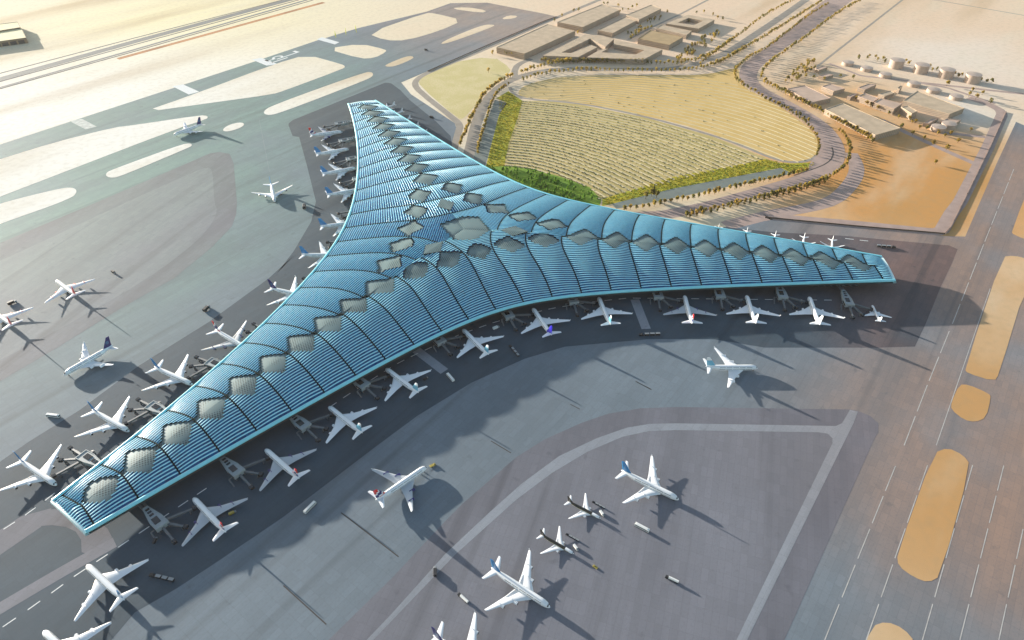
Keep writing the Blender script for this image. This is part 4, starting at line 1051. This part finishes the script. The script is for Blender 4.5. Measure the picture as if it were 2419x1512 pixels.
# fence along the perimeter
M_FENCE = mat('fence_dark', (.10,.07,.05), .8)
def fence(P, label, h=2.6):
    P = resample(P, 30); q = MB(); q2 = MB()
    q.grid([[(*p, .2) for p in P], [(*p, h) for p in P]], M_FENCE); q.grid([[(*(p+.3), .2) for p in P], [(*(p+.3), h) for p in P]], M_FENCE); q.grid([[(*p, h) for p in P], [(*(p+.3), h) for p in P]], M_FENCE)
    root = empty('perimeter_fence', (0,0,0)); q.obj('fence_panel', root)
    for p in P[::2]: q2.cyl((*p, 0), .35, 0, h+.5, M_FENCE, 6)
    q2.obj('fence_posts', root); return tag(root, label, 'fence')
fence(pts(zO, (2250,670), (2100,1000), (1850,1512)) + pts(zP, (1700,676), (880,606), (0,522)) + pts(zR, (1850,900)), 'dark perimeter fence turning the corner round the orange sand at right')
fence(pts(zN, (660,157)) + pts(zM, (2419,205), (1890,430), (1345,668)), 'dark straight fence between the far taxiway and the upper campus', 2.2)
# ------------------------------------------------------------------ trees and planting
M_LEAF = [mat('leaf_olive', (.22,.175,.03), .8, var=.35, vscale=.4, trans=.55), mat('leaf_gold', (.34,.225,.04), .8, var=.35, vscale=.4, trans=.55), mat('leaf_dark', (.12,.108,.022), .8, var=.35, vscale=.4, trans=.5)]
M_BARK = mat('bark', (.09,.06,.04), .9)
M_GREENL = [mat('leaf_green', (.20,.36,.03), .8, var=.35, vscale=.4, trans=.3), mat('leaf_deep_green', (.12,.24,.03), .8, var=.3, vscale=.4, trans=.25)]
def crown_mesh(seed, r, h, z0, mats, n=150, pointed=False):
    rd = random.Random(seed); q = MB(); lobes = [(rd.uniform(-.45,.45), rd.uniform(-.45,.45), rd.uniform(.2,.85), rd.uniform(.35,.6)) for _ in range(7)]
    for _ in range(n):
        lx, ly, lz, lr = rd.choice(lobes); a, b = rd.uniform(0, 2*math.pi), math.acos(rd.uniform(-1, 1)); rr = lr*rd.uniform(.55, 1.05)
        x, y, z = lx+rr*math.sin(b)*math.cos(a), ly+rr*math.sin(b)*math.sin(a), lz+rr*math.cos(b)*.7
        if pointed: t = max(0.05, 1-max(0, z)*.85); x *= t; y *= t; z *= 1.25
        c = np.array((x*r, y*r, z0+max(-.05, z)*h)); s = rd.uniform(.16, .34)*r
        u = np.array([rd.gauss(0, 1) for _ in range(3)]); u /= np.linalg.norm(u); v = np.cross(u, [rd.gauss(0, 1) for _ in range(3)]); v /= np.linalg.norm(v)
        q.face([c-u*s-v*s*.6, c+u*s-v*s*.6, c+u*s*.7+v*s*.7, c-u*s*.7+v*s*.7], rd.choice(mats))
    return q.mesh('crown')
def trunk_mesh(seed, h, r):
    rd = random.Random(seed); q = MB(); q.cyl((0,0,0), r, 0, h, M_BARK, 7, r2=r*.55)
    for k in range(4):
        a = rd.uniform(0, 6.28); q.beam((0,0,h*.7), (math.cos(a)*h*.35, math.sin(a)*h*.35, h*1.15), r*.5, r*.5, M_BARK)
    return q.mesh('trunk')
CROWNS = [crown_mesh(s, 3.6, 6.4, 3.0, [M_LEAF[s % 3], M_LEAF[s % 3], M_LEAF[(s+1) % 3]]) for s in range(9)]
TRUNKS = [trunk_mesh(s, 4.2, .32) for s in range(3)]
SPOTS = []      # (x, y, scale, label, group)
def row(f, l, n, label, group, k=1.0, jit=1.2):
    P = np.array(chaikin(pts(f, *l), 2, False)); s = np.r_[0, np.cumsum(np.hypot(*np.diff(P, axis=0).T))]
    for t in np.linspace(0, s[-1], n):
        SPOTS.append((np.interp(t, s, P[:, 0])+random.uniform(-jit, jit), np.interp(t, s, P[:, 1])+random.uniform(-jit, jit), k*1.2*random.uniform(.8, 1.2), label, group))
def cluster(f, l, label, group, k=1.0):
    for x, y in l: p = f(x, y)[:2]; SPOTS.append((p[0], p[1], k*random.uniform(.85, 1.2), label, group))
def scatter(f, poly, n, label, group, k=1.0):
    P = pts(f, *poly); xs = [p[0] for p in P]; ys = [p[1] for p in P]; c = 0
    def inside(x, y):
        r = False
        for a, b in zip(P, P[1:]+P[:1]):
            if (a[1] > y) != (b[1] > y) and x < (b[0]-a[0])*(y-a[1])/(b[1]-a[1])+a[0]: r = not r
        return r
    while c < n:
        x, y = random.uniform(min(xs), max(xs)), random.uniform(min(ys), max(ys))
        if inside(x, y): SPOTS.append((x, y, k*random.uniform(.8, 1.2), label, group)); c += 1
T = 'small olive tree in the row '
row(zR, ((540,830),(800,800),(900,772),(1200,720),(1700,600),(2000,530),(2230,470)), 36, T+'inside the road above the right wing', 'trees inside the road above the right wing')
row(zR, ((1120,890),(1500,795),(1900,705),(2150,640),(2419,560)), 34, T+'outside the road above the right wing', 'trees outside the road above the right wing')
row(zR, ((1140,905),(1500,815),(1900,725),(2150,662),(2400,590)), 22, T+'outside the road above the right wing', 'trees outside the road above the right wing', .7)
row(zO, ((20,1470),(200,1430),(400,1380),(560,1310),(700,1230),(775,1140),(800,1050),(780,980),(735,890),(690,850)), 34, T+'round the outer bend of the east road', 'trees round the road bend')
row(zO, ((480,1080),(505,1000),(490,920),(430,830),(330,740),(200,650),(0,555)), 24, T+'between the east road and the upper field', 'trees between the east road and the field', .85)
row(zE, ((262,520),(255,560),(265,600),(330,660),(500,750),(650,815),(800,910)), 26, T+'between the east road and the upper field', 'trees between the east road and the field', .85)
row(zO, ((0,410),(130,470),(260,550),(400,610),(540,680),(680,770),(850,850),(960,930),(1000,955)), 44, T+'in front of the right hand campus', 'trees in front of the right hand campus')
row(zO, ((600,700),(720,770),(850,850)), 10, T+'in front of the right hand campus', 'trees in front of the right hand campus')
row(zC, ((110,1090),(150,1000),(210,860),(260,760),(310,690),(400,620),(500,580)), 44, T+'along the left side of the west access road', 'trees left of the west access road')
row(zC, ((240,1150),(260,1050),(310,900),(340,780),(400,690),(470,640)), 32, T+'along the right side of the west access road', 'trees right of the west access road', .9)
row(zN, ((340,695),(420,660),(560,625),(740,595),(900,585),(1200,592),(1500,605),(1800,610),(2000,570),(2150,490),(2310,375)), 66, T+'on the upper side of the north road', 'trees above the north road', .95)
row(zN, ((350,755),(500,710),(700,680),(900,665),(1400,675),(1800,675),(2000,650),(2200,590),(2419,455)), 60, T+'on the lower side of the north road', 'trees below the north road', .85)
row(zN, ((520,580),(600,590),(740,600),(900,590),(1400,600)), 24, T+'under the front wall of the courtyard buildings', 'trees under the courtyard buildings', .95)
row(zN, ((110,485),(200,520),(350,548)), 12, T+'under the end wall of the long low campus building', 'trees at the long low building', .95)
row(zN, ((380,530),(600,430),(860,320)), 14, T+'along the side wall of the long low campus building', 'trees at the long low building', .8)
row(zN, ((950,270),(1100,205),(1250,120)), 12, T+'beside the broad back building of the upper campus', 'trees at the broad back building', .8)
row(zN, ((1350,365),(1450,300),(1540,270)), 8, T+'beside the brown roofed campus building', 'trees at the brown roofed building', .9)
scatter(zN, ((1770,540),(1860,470),(1960,400),(2080,320),(2180,300),(2160,360),(2080,440),(1920,540),(1790,580)), 52, 'small olive tree in the grove right of the upper campus', 'grove of the upper campus', .95)
scatter(zN, ((1480,210),(1700,120),(1640,190),(1500,240)), 10, 'small tree between the back buildings of the upper campus', 'trees among the campus buildings', .8)
scatter(zN, ((1260,330),(1440,240),(1520,270),(1350,370)), 12, 'small tree in the middle yard of the upper campus', 'trees among the campus buildings', .8)
scatter(zN, ((1800,215),(1890,172),(2020,200),(1935,232)), 7, 'small tree inside the far right courtyard of the upper campus', 'courtyard trees', .8)
cluster(zN, ((710,160),(640,200),(820,112),(865,105),(1100,45),(1135,45),(1235,68),(1275,100),(1325,105),(1365,82),(1408,66),(1690,122),(1965,128),(2035,125),(2115,150),(2160,180),(2205,190)), 'small tree standing on bare sand behind the upper campus', 'trees behind the upper campus', .9)
cluster(zN, ((65,515),), 'lone small tree left of the long low campus building', None, 1.0)
cluster(zM, ((1915,680),), 'lone small tree in the yellow field left of the west access road', None, 1.1)
scatter(zO, ((175,400),(260,300),(400,190),(440,240),(380,330),(230,420)), 40, 'small olive tree in the grove left of the right hand campus', 'grove of the right hand campus', .9)
scatter(zO, ((380,180),(500,200),(470,330),(400,330)), 12, 'small olive tree in the grove left of the right hand campus', 'grove of the right hand campus', .9)
cluster(zO, ((950,175),(975,160),(1030,170),(1050,195),(1100,190),(1115,210),(870,178),(1310,210),(1340,230),(1530,260),(1560,290),(1600,280),(1760,330),(1800,350),(1830,340),(2010,390),(2060,400),(2110,400)), 'small tree between the tall tanks of the right hand campus', 'trees between the tall tanks', 1.0)
cluster(zO, ((850,555),(900,560),(940,615),(985,620),(1045,650),(1115,645),(1155,690),(1245,730),(1345,745),(1370,775),(1400,775),(1440,825),(1505,830),(1270,815),(1375,885),(1480,925),(1565,975),(1690,1025)), 'small tree along the track through the right hand campus', 'trees along the campus track', 1.1)
cluster(zO, ((1610,880),(1675,905),(1730,885),(1800,955),(1915,850),(1930,480),(2025,510),(1900,525),(1965,550),(2100,590),(1695,425)), 'small tree on the pale ground at the right of the right hand campus', 'trees at the right of the campus', 1.1)
cluster(zO, ((1590,1155),), 'lone dark tree on the orange sand left of the perimeter fence', None, 1.3)
cluster(zO, ((550,375),(450,365),(375,355),(700,350),(825,360)), 'small tree beside the small blocks at the upper left of the right hand campus', 'trees by the small blocks', 1.0)
# avenues running off at the top
row(zE, ((0,485),(90,420),(230,310),(330,240),(480,120),(720,0)), 44, T+'on the left side of the first avenue at the top', 'trees left of the first avenue', .85)
row(zE, ((20,515),(150,480),(300,390),(420,320),(620,200),(760,110),(900,20)), 60, T+'on the right side of the first avenue at the top', 'trees right of the first avenue', .85)
row(zE, ((260,540),(330,460),(480,380),(600,290),(800,130),(950,40)), 52, T+'on the left side of the second avenue at the top', 'trees left of the second avenue', .85)
row(zE, ((450,590),(480,510),(620,400),(800,280),(1000,120),(1200,10)), 60, T+'on the right side of the second avenue at the top', 'trees right of the second avenue', .85)
def tree_at(x, y, k, label, group, crowns, trunks, name, cat):
    r = empty(name, (x, y, .05), random.uniform(0, 6.28)); r.scale = (k, k, k*random.uniform(.9, 1.1)); tag(r, label, cat, group)
    link('crown', random.choice(crowns), r); link('trunk', random.choice(trunks), r); return r
SPOTS.sort(key=lambda s: (s[0]-CAM[0])**2+(s[1]-CAM[1])**2)
for s in SPOTS[:295]: tree_at(*s, CROWNS, TRUNKS, 'roadside_tree', 'tree')
far = MB()
for x, y, k, _, _ in SPOTS[295:]:
    k *= 1.25; me = random.choice(CROWNS); a = random.uniform(0, 6.28); c, s = math.cos(a)*k, math.sin(a)*k
    V = [(x+v.co.x*c-v.co.y*s, y+v.co.x*s+v.co.y*c, v.co.z*k) for v in me.vertices]
    for p in me.polygons:
        if p.index % 2 == 0: far.face([V[i] for i in p.vertices], me.materials[p.material_index])
    far.cyl((x, y, 0), .35, 0, 4, M_BARK, 5)
tag(far.obj('distant_trees'), 'small trees of the far campus groves and avenues', 'trees', kind='stuff')
# the grove of green shrubs against the terminal
GC = [crown_mesh(40+s, 3.6, 6.0, .8, M_GREENL, 120, True) for s in range(4)]; GT = [trunk_mesh(50, 2.4, .25)]
n0 = len(SPOTS); scatter(zC, ((330,1262),(440,1248),(650,1275),(860,1335),(1080,1412),(1150,1500),(1000,1520),(760,1450),(520,1370),(330,1300)), 150, '', '', .95)
for x, y, k, _, _ in SPOTS[n0:]: tree_at(x, y, k, 'pointed green shrub in the grove against the upper front of the terminal', 'shrubs of the green grove', GC, GT, 'green_shrub', 'shrub')
for k, (x, y) in enumerate(((735,722),(790,700),(835,715))):
    p = zR(x, y)[:2]; tree_at(p[0], p[1], 1.9, ('left', 'middle', 'right')[k]+' of the three big dark trees on the plaza above the right wing', 'dark plaza trees', CROWNS[2::3], TRUNKS, 'broad_tree', 'tree')
M_CYP = [mat('leaf_lime', (.40,.44,.03), .8, var=.25, vscale=.4, trans=.4)]; LC = [crown_mesh(70, 2.6, 14, .5, M_CYP, 110, True)]
for k, (x, y) in enumerate(((488,350),(588,328),(680,303))):
    p = zM(x, y)[:2]; tree_at(p[0], p[1], 1.15, ('left', 'middle', 'right')[k]+' of three lime green columnar trees beside the far runway', 'lime green trees by the runway', LC, GT, 'columnar_tree', 'tree')
# plantation rows: low earth ridges with clumps of plants
def inside_poly(P):
    P = [tuple(p[:2]) for p in P]
    def f(x, y):
        r = False
        for a, b in zip(P, P[1:]+P[:1]):
            if (a[1] > y) != (b[1] > y) and x < (b[0]-a[0])*(y-a[1])/(b[1]-a[1])+a[0]: r = not r
        return r
    return f
M_RIDGE = mat('pale_earth_ridge', (.62,.51,.29), .95, var=.1, vscale=.05)
M_CROP = [mat('crop_olive', (.20,.17,.06), .9, var=.3, vscale=.2), mat('crop_green', (.13,.19,.07), .9, var=.3, vscale=.2), mat('crop_straw', (.32,.26,.11), .9, var=.3, vscale=.2)]
def rows_between(f, top, bot, n, poly, zb, hgt, wd, plants, dens, name):
    A = resample(chaikin(pts(f, *top), 2, False), 8); B = resample(chaikin(pts(f, *bot), 2, False), 8); ok = inside_poly(poly)
    m = max(len(A), len(B)); u = np.linspace(0, 1, m)
    ip = lambda Q: np.stack([np.interp(u, np.linspace(0, 1, len(Q)), Q[:, j]) for j in (0, 1)], -1)
    A, B = ip(A), ip(B); ridge, crop_ = MB(), MB(); rd = random.Random(5)
    for r in range(n):
        C = A+(B-A)*(r+.5)/n; N = offset(C, 1)-C; run = []
        def flush(run):
            if len(run) > 1:
                rows = [[(*(C[i]-N[i]*wd), zb-.1), (*(C[i]-N[i]*wd*.3), zb+hgt), (*(C[i]+N[i]*wd*.3), zb+hgt*.9), (*(C[i]+N[i]*wd), zb-.1)] for i in run]; ridge.grid(rows, M_RIDGE)
        for i in range(m):
            if ok(*C[i]):
                run.append(i)
                patch = math.sin(C[i][0]*.021+r*.9)*math.sin(C[i][1]*.017-r*.6)
                if plants and rd.random() < dens*(.75+.6*patch):
                    for _ in range(2):
                        p = C[i]-N[i]*wd*1.2+np.array((rd.uniform(-3, 3), rd.uniform(-1.2, 1.2))); s = rd.uniform(.5, 1.15); a = rd.uniform(0, 3)
                        mt = rd.choice(M_CROP if p[0] < 430 else [M_CROP[0], M_CROP[2], M_CROP[1]])
                        for w_ in (a, a+1.57):
                            d = np.array((math.cos(w_), math.sin(w_)))*s*1.5
                            crop_.face([(*(p-d), zb), (*(p+d), zb), (*(p+d*.6), zb+s*1.2), (*(p-d*.6), zb+s*1.2)], mt)
                        crop_.face([(p[0]-s, p[1]-s, zb+s*.7), (p[0]+s, p[1]-s*.8, zb+s*.8), (p[0]+s*.8, p[1]+s, zb+s*.7), (p[0]-s, p[1]+s*.8, zb+s*.8)], mt)
            else: flush(run); run = []
        flush(run)
    tag(ridge.obj('earth_ridges'), 'pale earth ridges in rows across the planted field', 'earth', kind='stuff')
    if plants: tag(crop_.obj(name), 'low crop plants in rows on the planted field', 'crops', kind='stuff')
rows_between(zC, ((560,745),(1000,790),(1500,885),(2000,1035),(2500,1230)), ((400,1240),(650,1262),(900,1360),(1150,1500),(1400,1700)), 27, lower_field, .08, .7, 2.8, True, 1.35, 'crop_rows')
rows_between(zC, ((520,600),(1100,545),(1700,560),(2200,620),(2600,740),(3000,900)), ((560,750),(1000,772),(1500,872),(2000,1015),(2500,1200),(3000,1430)), 17, upper_field, .08, .5, 2.2, True, .05, 'crop_rows')
# tufts on the grass strips
M_TUFT = [mat('tuft_yellow', (.42,.34,.03), .9, trans=.3), mat('tuft_green', (.26,.25,.025), .9, trans=.3)]
tq = MB(); n1 = len(SPOTS)
scatter(zC, ((395,745),(470,690),(570,752),(540,880),(470,1080),(440,1235),(310,1245),(345,1090),(405,860)), 1100, '', '')
scatter(zR, ((340,730),(1000,520),(1700,390),(1850,355),(2100,400),(2320,385),(2240,455),(2100,480),(2000,430),(1000,620),(340,780)), 1300, '', '')
for x, y, k, _, _ in SPOTS[n1:]:
    for a in (random.uniform(0, 3), random.uniform(0, 3)):
        d = np.array((math.cos(a), math.sin(a)))*1.3*k; m = random.choice(M_TUFT)
        tq.face([(x-d[0], y-d[1], .05), (x+d[0], y+d[1], .05), (x+d[0]*.8, y+d[1]*.8, 1.3*k), (x-d[0]*.8, y-d[1]*.8, 1.1*k)], m)
tag(tq.obj('grass_tufts'), 'rough grass tufts on the yellow green verges', 'grass', kind='stuff')

# ------------------------------------------------------------------ dusty air
hz = MB(); hz.box((0, 0, 359), (16500, 16500, 360), MATS['bark'])
hm = bpy.data.materials.new('haze'); hm.use_nodes = True; ht = hm.node_tree; ht.nodes.clear()
hv = ht.nodes.new('ShaderNodeVolumePrincipled'); hv.inputs['Color'].default_value = (1.0, .90, .78, 1); hv.inputs['Density'].default_value = 1.3e-5; hv.inputs['Anisotropy'].default_value = .2
hout = ht.nodes.new('ShaderNodeOutputMaterial'); ht.links.new(hv.outputs[0], hout.inputs['Volume'])
hz.mats = [hm]; tag(hz.obj('haze'), 'pale dusty air over the whole airfield', 'haze', kind='stuff')
